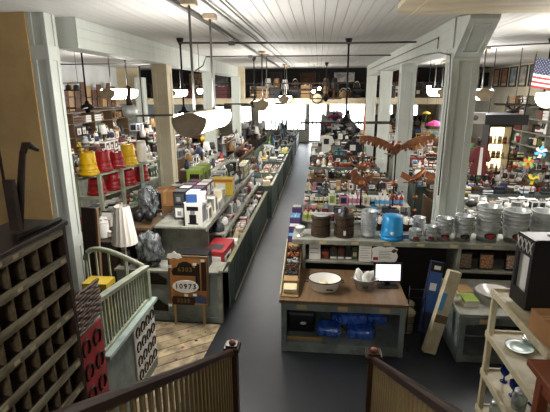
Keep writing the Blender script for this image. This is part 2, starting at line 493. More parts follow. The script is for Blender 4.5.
# rusty pump handle and planks on the cabinet
t = thing('pump_handle', 'rusty hooked iron pump handle leaning on the tan wall', 'tool', (-1.74, 2.27, 2.925), (0, 0, 0))
obj('shaft', MB().tube([(0, -.02, 0), (-.0, .04, .22), (0, .11, .44)], [.022, .022, .018], 6), M['rust'], t)
obj('hook', MB().tube([(0, .11, .43), (0, .14, .475), (0, .17, .47), (0, .25, .43)], [.02, .024, .022, .012], 6), M['rust'], t)
obj('strap_plate', MB().bbox(-.03, .03, -.06, -.025, 0, .30, .004), M['rust'], t)
o = obj('iron_bar', MB().tube([(-1.645, 2.1, 2.926), (-1.62, 2.47, 2.926)], .014), M['iron']); tag(o, 'thin black iron bar lying on top of the pigeonhole cabinet', 'bar')
o = obj('wooden_block', MB().bbox(-1.85, -1.7, 1.75, 1.95, 2.911, 2.97, .008), M['darkwood']); tag(o, 'dark wooden block on top of the pigeonhole cabinet', 'block')

# ================================================================== LAMPS, FANS, PIPES
def fluorescent():
    t = thing('fluorescent_lamp', 'x', 'lamp', (0, 0, 0), group='hanging fluorescent lamps')
    n, r, L = 14, .225, 1.6
    arc = [(r * math.cos(R(172) + R(196) * k / n), r * .95 * math.sin(R(172) + R(196) * k / n)) for k in range(n + 1)]
    inner = [(.06, .07)] + [(.93 * r * math.cos(a), .88 * r * math.sin(a)) for a in [R(20) - R(220) * k / n for k in range(n + 1)]] + [(-.06, .07)]
    for yy in (0, L):
        obj('end_cap', MB().prism([(u, w) for u, w in arc] + [(.06, .085), (-.06, .085)], 'y', yy - .012, yy + .012), M['lampmetal'], t)
    k = len(inner)
    vs = [(u, .012, w) for u, w in inner] + [(u, L - .012, w) for u, w in inner]
    obj('diffuser', MB().add(vs, [(i, i + 1, k + i + 1, k + i) for i in range(k - 1)], 0, True), M['lampglow'], t)
    obj('top_cover', MB().prism([(-.075, .07), (.075, .07), (.06, .09), (-.06, .09)], 'y', -.015, L + .015), M['lampmetal'], t)
    return t
FL = fluorescent()
def lamp(x, y, z, label, first=False):
    t = FL if first else dup(FL, (x, y, z))
    t.location = (x, y, z); t['label'] = label
    for yy in (.25, 1.3):
        obj('hanger_rod', MB().tube([(0, yy, .08), (0, yy, CZ - z - .06)], .017, 6), M['pipe'], t)
        obj('ceiling_box', MB().bbox(-.09, .09, yy - .09, yy + .09, CZ - z - .07, CZ - z - .001, .008), M['lampmetal'], t)
    return t
lamp(-1.62, 5.35, 3.36, 'large hanging fluorescent lamp with round brown end cap nearest the stairs', True)
lamp(-1.62, 12.3, 3.40, 'hanging fluorescent lamp second along the aisle, beyond the nearest one')
lamp(-1.45, 18.2, 3.46, 'small distant hanging fluorescent lamp left of the wall clock')
lamp(-5.9, 11.9, 3.72, 'hanging fluorescent lamp in the left bay in front of the white wall')
lamp(4.22, 11.9, 3.68, 'hanging fluorescent lamp in the right bay beside the large column')
lamp(4.3, 7.3, 3.6, 'hanging fluorescent lamp below the flag at the right')
lamp(-5.9, 17.2, 3.72, 'hanging fluorescent lamp deep in the left bay')
lamp(4.55, 17.0, 3.72, 'hanging fluorescent lamp deep in the right bay')
lamp(-.6, -2.3, 4.2, 'added fluorescent lamp over the landing, out of view, lighting the foreground')  # unseen lamp added behind the camera to brighten the foreground

def globe(x, y, z, label, top=CZ):
    t = thing('pendant_bulb', label, 'lamp', (x, y, z), group='small pendant bulbs')
    obj('cord', MB().tube([(0, 0, .07), (0, 0, top - z)], .008, 5), M['iron'], t)
    obj('socket', MB().lathe([(.02, .05), (.035, .06), (.03, .11), (.01, .13)], 8), M['iron'], t)
    obj('globe', MB().lathe([(.0, -.075), (.045, -.06), (.075, 0), (.05, .045), (.02, .06)], 10), M['bulb'], t)
globe(-2.9, 10.6, 3.73, 'bare glowing pendant bulb above the first big lamp')
globe(-.25, 18.6, 3.72, 'glowing pendant bulb left of the wall clock')
globe(-.02, 19.4, 3.85, 'higher glowing pendant bulb beside the wall clock')
globe(3.55, 15.0, 3.83, 'glowing pendant bulb near the large column, left one')
globe(4.15, 14.2, 3.82, 'glowing pendant bulb near the large column, right one')

def fan(x, y, z, a0, label, L=.9, top=CZ):
    t = thing('ceiling_fan', label, 'fan', (x, y, z), group='ceiling fans on long rods')
    obj('rod', MB().tube([(0, 0, .12), (0, 0, top - z - .02)], .02, 8), M['iron'], t)
    obj('canopy', MB().lathe([(.02, top - z - .14), (.05, top - z - .09), (.075, top - z - .03), (.075, top - z - .001)], 12), M['iron'], t)
    mo = obj('motor_housing', MB().lathe([(.03, -.14), (.06, -.12), (.06, -.07), (.13, -.05), (.15, 0), (.13, .05), (.06, .08), (.035, .15), (.02, .16)], 16), M['iron'], t)
    obj('band', MB().lathe([(.151, -.012), (.156, -.008), (.156, .008), (.151, .012)], 16), M['rust'], mo)
    for k in range(4):
        a = a0 + k * PI / 2
        mt = Matrix.Rotation(a, 4, 'Z') @ Matrix.Translation((.12, 0, -.02)) @ Matrix.Rotation(R(17), 4, 'X')
        bl = obj('blade', MB().prism([(.10, -.05), (.18, -.068), (L - .05, -.075), (L, -.045), (L, .045), (L - .05, .075), (.18, .068), (.10, .05)], 'z', -.005, .005, mtx=mt), M['darkwood'], t)
        obj('blade_iron', MB().box(-.02, .16, -.015, .015, -.013, -.005, mtx=mt), M['iron'], bl)
    return t
fan(.6, 9.9, 3.05, R(4), 'dark four-bladed ceiling fan on a long rod over the right counters')
fan(-2.95, 9.4, 3.24, R(25), 'dark ceiling fan partly behind the nearest fluorescent lamp')
fan(-2.15, 14.6, 3.34, R(12), 'distant ceiling fan left of the second fluorescent lamp')
fan(.25, 17.6, 3.46, R(30), 'distant ceiling fan in front of the wall clock beam', .6)
fan(4.95, 10.4, 3.42, R(50), 'dark ceiling fan in the right bay before the posters')
fan(-5.6, 10.2, 3.36, R(20), 'dark ceiling fan in the left bay near the goose')

def pipe(label, pts, r=.018, boxes=()):
    t = thing('conduit_pipe', label, 'pipe', (0, 0, 0))
    obj('pipe', MB().tube(pts, r, 6), M['pipe'], t)
    for p in boxes:
        obj('junction_box', MB().bbox(p[0] - .06, p[0] + .06, p[1] - .06, p[1] + .06, p[2] - .05, p[2] + .03, .006), M['pipe'], t)
zc = CZ - .045
pipe('conduit running across the ceiling to the first left fan', [(-2.95, 9.27, zc - .06), (.6, 9.76, zc - .06), (1.98, 9.76, zc - .06)], .022, [(-1.85, 9.42, zc - .06)])
pipe('conduit crossing the ceiling with a drop at the left column', [(-3.66, 12.9, 4.3), (-3.4, 12.9, 4.45), (-3.3, 12.9, zc - .06), (1.98, 13.1, zc - .06)], .022, [(-2.0, 12.95, zc - .06)])
pipe('thicker ceiling conduit along the aisle, left of the pair', [(-1.78, 3.5, zc), (-1.78, 9.5, zc), (-1.78, 19.8, zc)], .03)
pipe('thinner ceiling conduit along the aisle, right of the pair', [(-1.42, 3.5, zc), (-1.36, 9.5, zc), (-1.3, 19.8, zc)], .016)
pipe('third ceiling conduit along the aisle', [(-1.22, 3.5, zc), (-1.16, 9.5, zc), (-1.1, 19.8, zc)], .012)
pipe('conduit bending down the large column', [(2.02, 16, 4.40), (2.02, 9.2, 4.40), (2.02, 8.0, 4.34), (2.04, 7.40, 4.25), (2.04, 7.33, 3.9), (2.04, 7.33, 2.0)], .012)
pipe('thin conduit on the face of the right beam', [(2.03, 19, 4.6), (2.03, 8.2, 4.6), (2.03, 8.2, 4.42)], .012)
pipe('conduit along the top of the left bay', [(-9.2, 12.5, 4.5), (-4.3, 12.5, 4.5), (-4.3, 10.4, 4.3), (-4.3, 10.4, 3.0)], .02)
pipe('conduit across the right bay ceiling', [(2.6, 12.4, zc), (8.3, 9.4, zc)], .02)

# ================================================================== RIGHT FRONT COUNTERS
def counter(name, label, x0, x1, y0, y1, h, m, mt, tags=3, floor_z=.14, mid=None):
    t = thing(name, label, 'counter', ((x0 + x1) / 2, (y0 + y1) / 2, 0))
    w, d = (x1 - x0) / 2, (y1 - y0) / 2
    obj('top', MB().bbox(-w - .03, w + .03, -d - .03, d, h - .05, h, .006), mt, t)
    obj('side_panel', MB().bbox(-w, -w + .04, -d, d, 0, h - .05, .004), m, t)
    obj('side_panel', MB().bbox(w - .04, w, -d, d, 0, h - .05, .004), m, t)
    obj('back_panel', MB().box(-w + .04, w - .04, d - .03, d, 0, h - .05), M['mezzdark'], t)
    obj('bottom_shelf', MB().box(-w + .04, w - .04, -d + .03, d - .03, floor_z - .03, floor_z), m, t)
    obj('kick_board', MB().bbox(-w + .04, w - .04, -d, -d + .03, 0, floor_z + .005, .004), m, t)
    fr = obj('front_rail', MB().bbox(-w + .04, w - .04, -d, -d + .03, h - .17, h - .05, .004), m, t)
    for s in (-1, 1):
        obj('post', MB().bbox(s * w - .04 - s * .04, s * w + .04 - s * .04, -d - .012, -d + .04, 0, h - .05, .005), m, t)
    for k in range(tags):
        xx = -w + (k + .5) * 2 * w / tags
        obj('price_card', MB().box(xx - .07, xx + .07, -d - .004, -d - .0005, h - .15, h - .08), mat('tan tag card', 'c4ae84', .8), fr)
    if mid:
        obj('middle_shelf', MB().box(-w + .04, w - .04, -d + .05, d - .03, mid - .02, mid), m, t)
    return t
counter('display_counter', 'worn sage open-front counter with a white enamel basin on top', -.48, 1.27, 5.58, 6.72, .84, M['teal'], M['brownwood'])
counter('display_counter', 'worn sage counter with books on top beyond the leaning board', 2.0, 4.6, 5.55, 6.72, .76, M['teal'], M['sage'], 4, .1, .4)

def riser():
    t = thing('stepped_shelf', 'long sage shelf carrying the row of pails and buckets', 'shelf', (0, 7.0, 0))
    y0, y1 = -.27, .3
    obj('top_board', MB().bbox(-.4, 4.7, y0, y1, 1.31, 1.35, .006), M['sage'], t)
    lip = obj('front_lip', MB().bbox(-.4, 4.7, y0 - .015, y0, 1.27, 1.352, .004), M['sage'], t)
    for k in range(9):
        obj('price_card', MB().box(.05 + k * .52, .17 + k * .52, y0 - .018, y0 - .0155, 1.29, 1.335), mat('cream tag card', 'cdbf94', .8), lip)
    for a, b in ((-.22, 1.27), (2.27, 4.7)):
        zb = .985 if a < 0 else .9
        obj('lower_board', MB().bbox(a, b, y0 - .02, y1, zb - .04, zb, .006), M['sage'], t)
        for xx in (a + .02, b - .02):
            obj('upright', MB().bbox(xx - .025, xx + .025, y0, y1, 0, 1.31, .004), M['sage'], t)
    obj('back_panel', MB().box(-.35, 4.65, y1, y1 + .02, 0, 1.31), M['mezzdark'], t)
riser()

# pails and buckets on the long shelf
def churn(x, lid):
    t = thing('ice_cream_churn', 'brown wooden churn bucket with a ' + ('black crank lid' if lid else 'flat steel crank'), 'churn', (x, 6.98, 1.352), group='wooden churns on the long shelf')
    n = 18
    for k in range(n):
        a = 2 * PI * k / n
        mt = Matrix.Rotation(a, 4, 'Z')
        obj('stave', MB().box(.135, .162, -.028, .028, 0, .36, mtx=mt), M['oak'], t)
    for z in (.05, .19, .31):
        obj('hoop', MB().lathe([(.163, z), (.168, z), (.168, z + .022), (.163, z + .022)], 20), M['rust'], t)
    obj('base', MB().lathe([(.136, .01), (.136, .03)], 18), M['oak'], t)
    if lid:
        obj('lid', MB().lathe([(.134, .33), (.11, .37), (.07, .40), (.065, .45), (.05, .49), (.0, .50)], 16), M['black'], t)
        obj('crank', MB().tube([(0, 0, .49), (.0, -.1, .46), (.0, -.16, .43)], .012), M['iron'], t)
    else:
        obj('lid', MB().lathe([(.134, .34), (.12, .35), (.0, .352)], 16), M['galv'], t)
        obj('crossbar', MB().box(-.17, .17, -.03, .03, .36, .39), M['galv'], t)
        obj('can_top', MB().lathe([(.05, .352), (.05, .36), (.0, .36)], 12), M['galv'], t)
    h = obj('bail', MB().tube([(.165 * math.cos(a), -.02 - .11 * math.sin(a), .31 - .16 * math.sin(a)) for a in [PI * k / 12 for k in range(13)]], .005), M['steel'], t)
    if lid:
        obj('paper_tag', MB().box(-.02, .02, -.19, -.188, .06, .14), M['paper'], t)
churn(.07, False); churn(.46, True)

def bucket_mesh(r0, r1, h, n=24):
    mb = MB()
    mb.lathe([(0, .004), (r0, .004), (r0, 0), (r0 + (r1 - r0) * .3, h * .3), (r0 + (r1 - r0) * .32 + .004, h * .31), (r0 + (r1 - r0) * .34, h * .33), (r0 + (r1 - r0) * .75, h * .75), (r0 + (r1 - r0) * .77 + .004, h * .76), (r0 + (r1 - r0) * .79, h * .78), (r1, h - .008), (r1 + .007, h - .006), (r1 + .007, h), (r1, h), (r1 - .004, h - .01), (r0 - .003, .008), (0, .008)], n)
    return mb
def bucket_stack(x, y, z, r0, r1, h, n, pitch, label, red, tilt=0, bail=True):
    me = bucket_mesh(r0, r1, h).mesh('pail_body', [M['galv']])
    bl = MB().tube([((r1 + .012) * math.cos(a), -(r1 + .012) * math.sin(a) * .98, h - .03 - .55 * h * math.sin(a)) for a in [PI * k / 14 for k in range(15)]], .004, 5).mesh('bail', [M['steel']])
    em = MB().bbox(-.008, .008, -.02, .02, h - .05, h - .015, .003).mesh('ear', [M['galv']])
    ords = ('bottom', 'second', 'third', 'fourth', 'fifth', 'sixth', 'seventh')
    rn = random.Random(int(x * 100))
    for k in range(n):
        pos = 'single' if n == 1 else ('bottom' if k == 0 else ('topmost' if k == n - 1 else ords[k] + ' up'))
        t = thing('galvanised_pail', '%s galvanised pail in %s' % (pos, label) if n > 1 else label, 'pail', (x, y, z + k * pitch), (R(rn.uniform(-1, 1)) * tilt, 0, rn.uniform(-.6, .6)), group='galvanised pails on the long shelf')
        link('pail_body', me, t)
        link('ear', em, t, (r1 + .004, 0, 0)); link('ear', em, t, (-r1 - .004, 0, 0))
        if bail and k == n - 1:
            link('bail', bl, t)
        if red is not None and k == 0:
            rm = (r0 + (r1 - r0) * .4)
            N = 14
            cx = [(math.cos(2 * PI * q / N), math.sin(2 * PI * q / N)) for q in range(N)]
            for sc, mm, nm, off in ((1.35, M['black'], 'oval_label', .010), (.95, cm('red') if red else cm('charcoal'), 'label_centre', .012)):
                pts = []
                for ux, uz in cx:
                    zz = h * .42 + uz * h * .16 * sc
                    rr_ = r0 + (r1 - r0) * zz / h + off
                    aa = -PI / 2 + ux * .42 * sc - t.rotation_euler.z
                    pts.append((rr_ * math.cos(aa), rr_ * math.sin(aa), zz))
                obj(nm, MB().add(pts, [tuple(range(N))]), mm, t)
bucket_stack(.86, 6.95, 1.352, .105, .122, .17, 5, .072, 'the narrow stack beside the blue bucket', None, 0, False)
sb = thing('blue_bucket', 'sky blue plastic bucket standing upside down between pails', 'bucket', (1.24, 6.93, 1.352))
obj('bucket_body', MB().lathe([(0, .39), (.15, .39), (.155, .385), (.175, .12), (.19, .05), (.205, .05), (.205, .0), (.19, 0), (.186, .04), (.15, .375), (0, .38)], 24), M['blueplastic'], sb)
obj('sticker', MB().lathe([(0, 0), (.03, 0), (.03, .002), (0, .002)], 12, mtx=Matrix.Translation((-.02, -.184, .13)) @ Matrix.Rotation(R(86), 4, 'X')), M['paper'], sb)
obj('rim_band', MB().lathe([(.189, .075), (.196, .075), (.194, .095), (.186, .095)], 24), M['blueplastic'], sb)
ZS = 1.352
bucket_stack(1.70, 7.08, ZS, .075, .095, .15, 4, .06, 'the small back stack right of the blue bucket', None, 1)
bucket_stack(1.60, 6.85, ZS, .07, .09, .13, 2, .06, 'the smallest front stack next to the blue bucket', True, 1)
bucket_stack(1.84, 6.86, ZS, .075, .095, .14, 3, .055, 'the second small front stack of pails', True, 1)
bucket_stack(2.07, 6.93, ZS, .10, .125, .19, 4, .062, 'the stack in front of the large column', True, 1)
bucket_stack(2.38, 6.95, ZS, .115, .145, .21, 4, .068, 'the stack right of the large column', False, 1)
bucket_stack(2.76, 6.97, ZS, .15, .185, .26, 5, .078, 'the tallest wide stack of pails', True, 2)
bucket_stack(3.19, 6.97, ZS, .15, .19, .27, 5, .062, 'the wide stack second from the right edge', True, 2)
bucket_stack(3.60, 6.97, ZS, .14, .18, .26, 5, .064, 'the wide stack at the right edge', True, 2)

# lower board: picture tins, cards and small boxes
def flat_tin(x, label, c1, c2, w=.19, h=.29):
    t = thing('picture_tin', label, 'tin', (x, 6.80, .903), (R(-6), 0, 0), 'picture tins under the pails')
    obj('body', MB().bbox(-w / 2, w / 2, -.035, .035, 0, h, .012), M['black'], t)
    obj('picture', MB().box(-w / 2 + .012, w / 2 - .012, -.038, -.0355, .03, h - .04), mat('tin picture ' + c1 + c2, c1, .4, 0, 'worn', c2, 28, 1.0), t)
    obj('title_band', MB().box(-w / 2 + .012, w / 2 - .012, -.039, -.0355, h - .04, h - .012), M['black'], t)
flat_tin(2.42, 'dark picture tin leftmost under the pails', '8f7866', '2a2220')
flat_tin(2.74, 'picture tin with orange and grey print, second from the left', 'c08a62', '3a3030', .22)
flat_tin(3.14, 'picture tin with red and cream print beside the black case', 'd8c2a4', '7c1a22', .21)
flat_tin(3.62, 'picture tin with tan print at the right edge', 'c8a070', '2c3a58', .21)
def card(name, label, x, y, z, w, h, m, tilt=-12, d=.006, cat='card', lines=0, mline=None):
    t = thing(name, label, cat, (x, y, z), (R(tilt), 0, 0))
    obj('sheet', MB().box(-w / 2, w / 2, -d / 2, d / 2, 0, h), m, t)
    for k in range(lines):
        obj('print_line', MB().box(-w * .38, w * (.38 - .12 * (k % 2)), -d / 2 - .0012, -d / 2, h * (.85 - .75 * k / lines) - .004, h * (.85 - .75 * k / lines) + .004), mline or M['black'], t)
    return t
card('price_sheet', 'tall white information card at the left of the lower board', -.02, 6.78, .987, .19, .31, M['paper'], -8, lines=3)
o = obj('terracotta_pot', MB().lathe([(0, 0), (.055, 0), (.06, .10), (.068, .10), (.068, .13), (.058, .13), (.05, .02), (0, .02)], 14), mat('terracotta', 'a1553a', .7), None, (.16, 6.84, .987)); tag(o, 'small terracotta pot beside the tall white card', 'pot')
for k, c in enumerate(('charcoal', 'brown', 'black')):
    t = thing('seed_rack_box', '%s small box with white strip, %s in the row behind the basin' % (c, ('first', 'second', 'third')[k]), 'box', (.29 + k * .125, 6.87, .987), group='small dark boxes on the lower board')
    obj('box_body', MB().bbox(-.055, .055, -.06, .06, 0, .19, .005), cm(c), t)
    obj('white_strip', MB().box(-.05, .05, -.063, -.0605, .01, .045), M['paper'], t)
    obj('contents', MB().lump((0, 0, .19), (.09, .1, .06), k, .5), cm(('copper', 'crimson', 'green')[k]), t)
o = thing('green_packet', 'green and cream seed packet standing behind the basin', 'packet', (.645, 6.84, .987), (R(-8), 0, 0)); obj('packet', MB().bbox(-.04, .04, -.015, .015, 0, .2, .006), cm('green'), o); obj('print_panel', MB().box(-.03, .03, -.0165, -.0155, .05, .12), cm('cream'), o)
card('notice_sheet', 'white printed sheet hanging behind the galvanised pail', .80, 6.71, 1.0, .2, .27, M['paper'], -3, lines=5, mline=cm('grey'))
t = thing('shaped_placard', 'wavy-edged white placard with red and brown pictures', 'sign', (1.12, 6.70, 1.0), (R(-4), 0, 0))
pts = [(u * 1.08, w * 1.15) for u, w in [(-.2, .02), (-.1, 0), (0, .015), (.12, 0), (.17, .03), (.19, .1), (.165, .16), (.19, .2), (.1, .235), (0, .22), (-.08, .24), (-.16, .22), (-.2, .2), (-.185, .12)]]
obj('board', MB().prism(pts, 'y', -.004, .004), M['paper'], t)
for k in range(5):
    obj('print_line', MB().box(-.1, .1 - .03 * (k % 2), -.0055, -.004, .19 - k * .028, .198 - k * .028), cm('grey'), t)
obj('red_picture', MB().bbox(-.19, -.11, -.008, -.004, .04, .09, .002), cm('red'), t)
obj('brown_picture', MB().lump((.14, -.008, .2), (.09, .016, .07), 3, .3, 1), cm('brown'), t)
t = thing('blue_white_box', 'small blue and white carton right of the placard', 'carton', (1.35, 6.79, 1.352)); t.location = (1.45, 6.84, 1.352)
obj('carton', MB().bbox(-.045, .045, -.04, .04, 0, .1, .003), M['paper'], t); obj('blue_panel', MB().box(-.046, .046, -.042, -.0405, .03, .1), cm('blue'), t)

# things on the front counter
t = thing('enamel_basin', 'round white enamel basin with dark rim on the front counter', 'basin', (.14, 5.98, .842))
obj('bowl', MB().lathe([(0, .01), (.17, .01), (.185, .0), (.2, .03), (.232, .16), (.238, .165), (.232, .17), (.222, .165), (.19, .03), (.17, .018), (0, .018)], 28, sx=1.05, sy=.92), M['enamel'], t)
obj('rim', MB().tube([(.247 * math.cos(a), .217 * math.sin(a), .168) for a in [2 * PI * k / 28 for k in range(28)]], .008, 6, closed=True), M['iron'], t)
for s in (-1, 1):
    obj('handle', MB().tube([(s * .24, -.05, .13), (s * .285, -.04, .12), (s * .285, .04, .12), (s * .24, .05, .13)], .007), M['iron'], t)
obj('stencil_mark', MB().box(.02, .12, -.222, -.216, .07, .09), M['black'], t)
o = obj('sponge', MB().lump((.12, 6.02, .9), (.16, .13, .08), 4, .3), cm('cream')); tag(o, 'cream sea sponge lying in the enamel basin', 'sponge')
t = thing('oval_pail', 'galvanised oval pail with two handles on the front counter', 'pail', (.73, 6.02, .842))
obj('pail_body', MB().lathe([(0, .006), (.11, .006), (.115, 0), (.15, .17), (.156, .172), (.156, .18), (.148, .18), (.112, .012), (0, .012)], 24, sx=1.1, sy=.9), M['galv'], t)
for s in (-1, 1):
    obj('handle', MB().tube([(s * .155, -.04, .15), (s * .2, -.03, .165), (s * .2, .03, .165), (s * .155, .04, .15)], .006), M['steel'], t)
obj('oval_badge', MB().box(-.04, .04, -.132, -.125, .06, .1), cm('charcoal'), t)
for k, (dx, dy, dz, r) in enumerate(((-.07, .02, .2, .4), (.02, -.03, .18, -.3), (.06, .04, .17, .9))):
    o = obj('rolled_cloth', MB().lump((0, 0, 0), (.13, .12, .24), k, .35, 2), M['paper'], None, (.73 + dx, 6.02 + dy, .842 + dz), (R(18 * (k - 1)), R(-25 + 30 * k), r))
    tag(o, 'white crumpled cloth in the oval pail, ' + ('left one', 'front one', 'right one')[k], 'cloth', 'white cloths in the oval pail')
t = thing('tablet_monitor', 'black monitor with bright white screen on the front counter', 'monitor', (1.09, 6.16, .842), (0, 0, R(4)))
obj('stand_foot', MB().bbox(-.15, .15, -.1, .06, 0, .02, .006), M['black'], t)
obj('stand_neck', MB().bbox(-.04, .04, .0, .03, .02, .12, .004), M['black'], t)
ca = obj('casing', MB().bbox(-.22, .22, -.03, .0, .06, .37, .006, mtx=Matrix.Rotation(R(-8), 4, 'X')), M['black'], t)
obj('screen', MB().box(-.185, .185, -.0325, -.0305, .09, .34, mtx=Matrix.Rotation(R(-8), 4, 'X')), M['screen'], ca)
obj('screen_mark', MB().tube([(-.05, -.034, .2), (.0, -.034, .205), (.05, -.034, .225)], .0025, 4, mtx=Matrix.Rotation(R(-8), 4, 'X')), M['iron'], ca)
# sample trays along the left edge of the counter
t = thing('sample_rack', 'sloping narrow white rack of sample trays along the counter edge', 'rack', (-.36, 6.45, .842))
obj('rack_board', MB().add([(-.13, -.82, 0), (.12, -.82, 0), (.12, .55, .33), (-.13, .55, .33), (-.13, -.82, .02), (.12, -.82, .02), (.12, .55, .35), (-.13, .55, .35)], [(3, 2, 1, 0), (4, 5, 6, 7), (0, 1, 5, 4), (1, 2, 6, 5), (2, 3, 7, 6), (3, 0, 4, 7)]), M['rawwood'], t)
obj('side_strip', MB().add([(-.145, -.83, 0), (-.13, -.83, 0), (-.13, .56, .35), (-.145, .56, .35), (-.145, -.83, .06), (-.13, -.83, .06), (-.13, .56, .41), (-.145, .56, .41)], [(3, 2, 1, 0), (4, 5, 6, 7), (0, 1, 5, 4), (1, 2, 6, 5), (2, 3, 7, 6), (3, 0, 4, 7)]), M['whitewood'], t)
obj('leg', MB().box(-.13, .12, .5, .55, 0, .32), M['rawwood'], t)
for k, (lab, c, nm) in enumerate((('folded cream cloth at the near end of the sample rack', 'cream', 'folded_cloth'), ('tan wooden box on the sample rack', 'tan', 'wooden_box'), ('dark pile of iron hooks on the sample rack', 'charcoal', 'hook_pile'), ('reddish brown pile of nuts on the sample rack', 'brown', 'nut_pile'),
                                 ('white and black pile of tags on the sample rack', 'silver', 'tag_pile'), ('orange brown pile of small parts on the sample rack', 'copper', 'part_pile'), ('dark brown pile at the far end of the sample rack', 'brown', 'part_pile'))):
    yy = 5.76 + k * .165
    zz = .842 + (yy - 5.63) * .241 + .035
    t = thing(nm, lab, 'tray', (-.365, yy, zz), (R(13.5), 0, 0), 'goods on the sample rack')
    rn = random.Random(k)
    if k == 0:
        for q in range(3):
            obj('fold', MB().bbox(-.1 + q * .004, .1, -.075, .075, q * .02, q * .02 + .019, .008), cm(c), t)
    elif k == 1:
        obj('box_body', MB().bbox(-.1, .1, -.06, .06, 0, .06, .004), M['rawwood'], t); obj('lid', MB().bbox(-.104, .104, -.064, .064, .06, .075, .004), M['rawwood'], t)
    else:
        obj('tray', MB().box(-.11, .11, -.075, .075, 0, .01).box(-.11, -.1, -.075, .075, 0, .035).box(.1, .11, -.075, .075, 0, .035).box(-.11, .11, -.075, -.068, 0, .035), M['cubbydark'], t)
        pile = MB()
        for q in range(26):
            pile.lump((rn.uniform(-.085, .085), rn.uniform(-.06, .06), .02 + rn.random() * .035), (.04, .035, .03), q, .5, 1)
        po = obj('pile', pile, cm(c), t); po['kind'] = 'stuff'
t = thing('pedestal_cup', 'silver pedestal cup at the far end of the sample rack', 'cup', (-.48, 7.12, 0)); t.location = (-.28, 6.88, 1.352)
obj('cup', MB().lathe([(0, 0), (.06, 0), (.055, .015), (.02, .03), (.018, .06), (.06, .09), (.085, .15), (.09, .17), (.084, .17), (.055, .1), (0, .08)], 18), M['galv'], t)
obj('contents', MB().lump((0, 0, .15), (.13, .13, .06), 2, .4), M['paper'], t)
# inside the front counter
t = thing('storage_tote', 'black tote with pale emblem inside the front counter', 'tote', (-.2, 6.05, .142))
obj('tote_body', MB().bbox(-.19, .19, -.16, .16, 0, .3, .015), M['black'], t)
obj('emblem', MB().lathe([(0, 0), (.05, 0), (.05, .002), (0, .002)], 10, mtx=Matrix.Translation((.03, -.161, .15)) @ Matrix.Rotation(R(90), 4, 'X') @ Matrix.Scale(.5, 4, (0, 1, 0))), M['paper'], t)
obj('lid', MB().bbox(-.2, .2, -.17, .17, .3, .33, .01), cm('charcoal'), t)
o = obj('yard_stick', MB().bbox(-.4, .12, 5.66, 5.68, .146, .20, .003), M['rawwood']); tag(o, 'pale wooden strip lying inside the counter front', 'stick')
for k, (x, y, z, w) in enumerate(((.22, 5.9, .142, .36), (.68, 5.88, .142, .4), (.96, 6.32, .142, .36), (.45, 6.33, .142, .38), (.55, 5.98, .325, .44))):
    t = thing('blue_package', 'blue plastic-wrapped package inside the counter, ' + ('left front one', 'middle front one', 'right one', 'back one', 'top one')[k], 'package', (x, y, z), (0, 0, R(k * 4 - 6)), 'blue packages in the front counter')
    wm = MB().bbox(-w / 2, w / 2, -.15, .15, .004, .165, .05)
    wm.v = [(p[0] + .012 * noise.noise(Vector(p) * 9 + Vector((k, 0, 0))), p[1] + .012 * noise.noise(Vector(p) * 8), p[2]) for p in wm.v]
    obj('wrap', wm, M['bluebag'], t)
    for q in range(5):
        obj('wrap_fold', MB().tube([(-w * .45 + q * .09, -.152, .03), (-w * .43 + q * .09 + .03, -.155, .09), (-w * .44 + q * .1, -.13, .165)], .007, 5), M['clearbag'], t)
    obj('clear_end', MB().lump((w * .42, 0, .08), (.14, .24, .14), k + 9, .5, 2, freq=3), M['clearbag'], t)

# between the counters
t = thing('leaning_board', 'long whitewashed box board leaning between the counters', 'board', (1.66, 5.72, .0), (R(-6), R(15), R(8)))
obj('board', MB().bbox(-.09, .09, -.05, .05, 0.02, 1.28, .004), M['whitewood'], t)
obj('worn_band', MB().box(-.092, .092, -.053, -.0505, .5, .62), M['brownwood'], t)
obj('blue_band', MB().box(-.092, -.02, -.053, -.0505, .68, .95), cm('skyblue'), t)
t = thing('blue_tall_carton', 'tall blue and black carton leaning behind the whitewashed board', 'carton', (1.72, 6.3, .0), (R(-10), R(9), 0))
obj('carton', MB().bbox(-.1, .1, -.05, .05, 0, 1.16, .004), cm('navy'), t)
obj('blue_panel', MB().box(-.095, .095, -.053, -.0505, .35, 1.0), cm('blue'), t)
obj('black_head', MB().box(-.101, .101, -.054, -.0505, 1.0, 1.15), M['black'], t)
obj('white_print', MB().box(-.05, .05, -.056, -.0542, 1.04, 1.1), M['paper'], t); obj('white_print', MB().box(-.06, .04, -.0545, -.0532, .7, .82), M['paper'], t)
for k, (x, y) in enumerate(((1.45, 6.34), (1.50, 6.64))):
    t = thing('white_pail', 'white plastic pail on the floor between the counters, ' + ('front one', 'back one')[k], 'pail', (x, y, 0.001), group='white pails on the floor')
    obj('pail_body', MB().lathe([(0, 0), (.115, 0), (.13, .3), (.137, .3), (.137, .32), (.125, .32), (.11, .01), (0, .01)], 18), M['whitewood'], t)
    obj('lid', MB().lathe([(.14, .32), (.14, .335), (.1, .34), (0, .338)], 18), M['whitewood'], t)
t = thing('wire_display_stand', 'black wire display stand between the two counters', 'stand', (1.5, 5.85, 0))
for s in (-1, 1):
    obj('leg', MB().tube([(s * .12, .12, .0), (s * .12, .1, .95)], .008), M['iron'], t)
    obj('foot', MB().tube([(s * .12, .14, .008), (s * .12, -.12, .008)], .008), M['iron'], t)
for k in range(6):
    obj('wire', MB().tube([(-.12, .105, .2 + k * .14), (.12, .105, .2 + k * .14)], .004, 4), M['iron'], t)
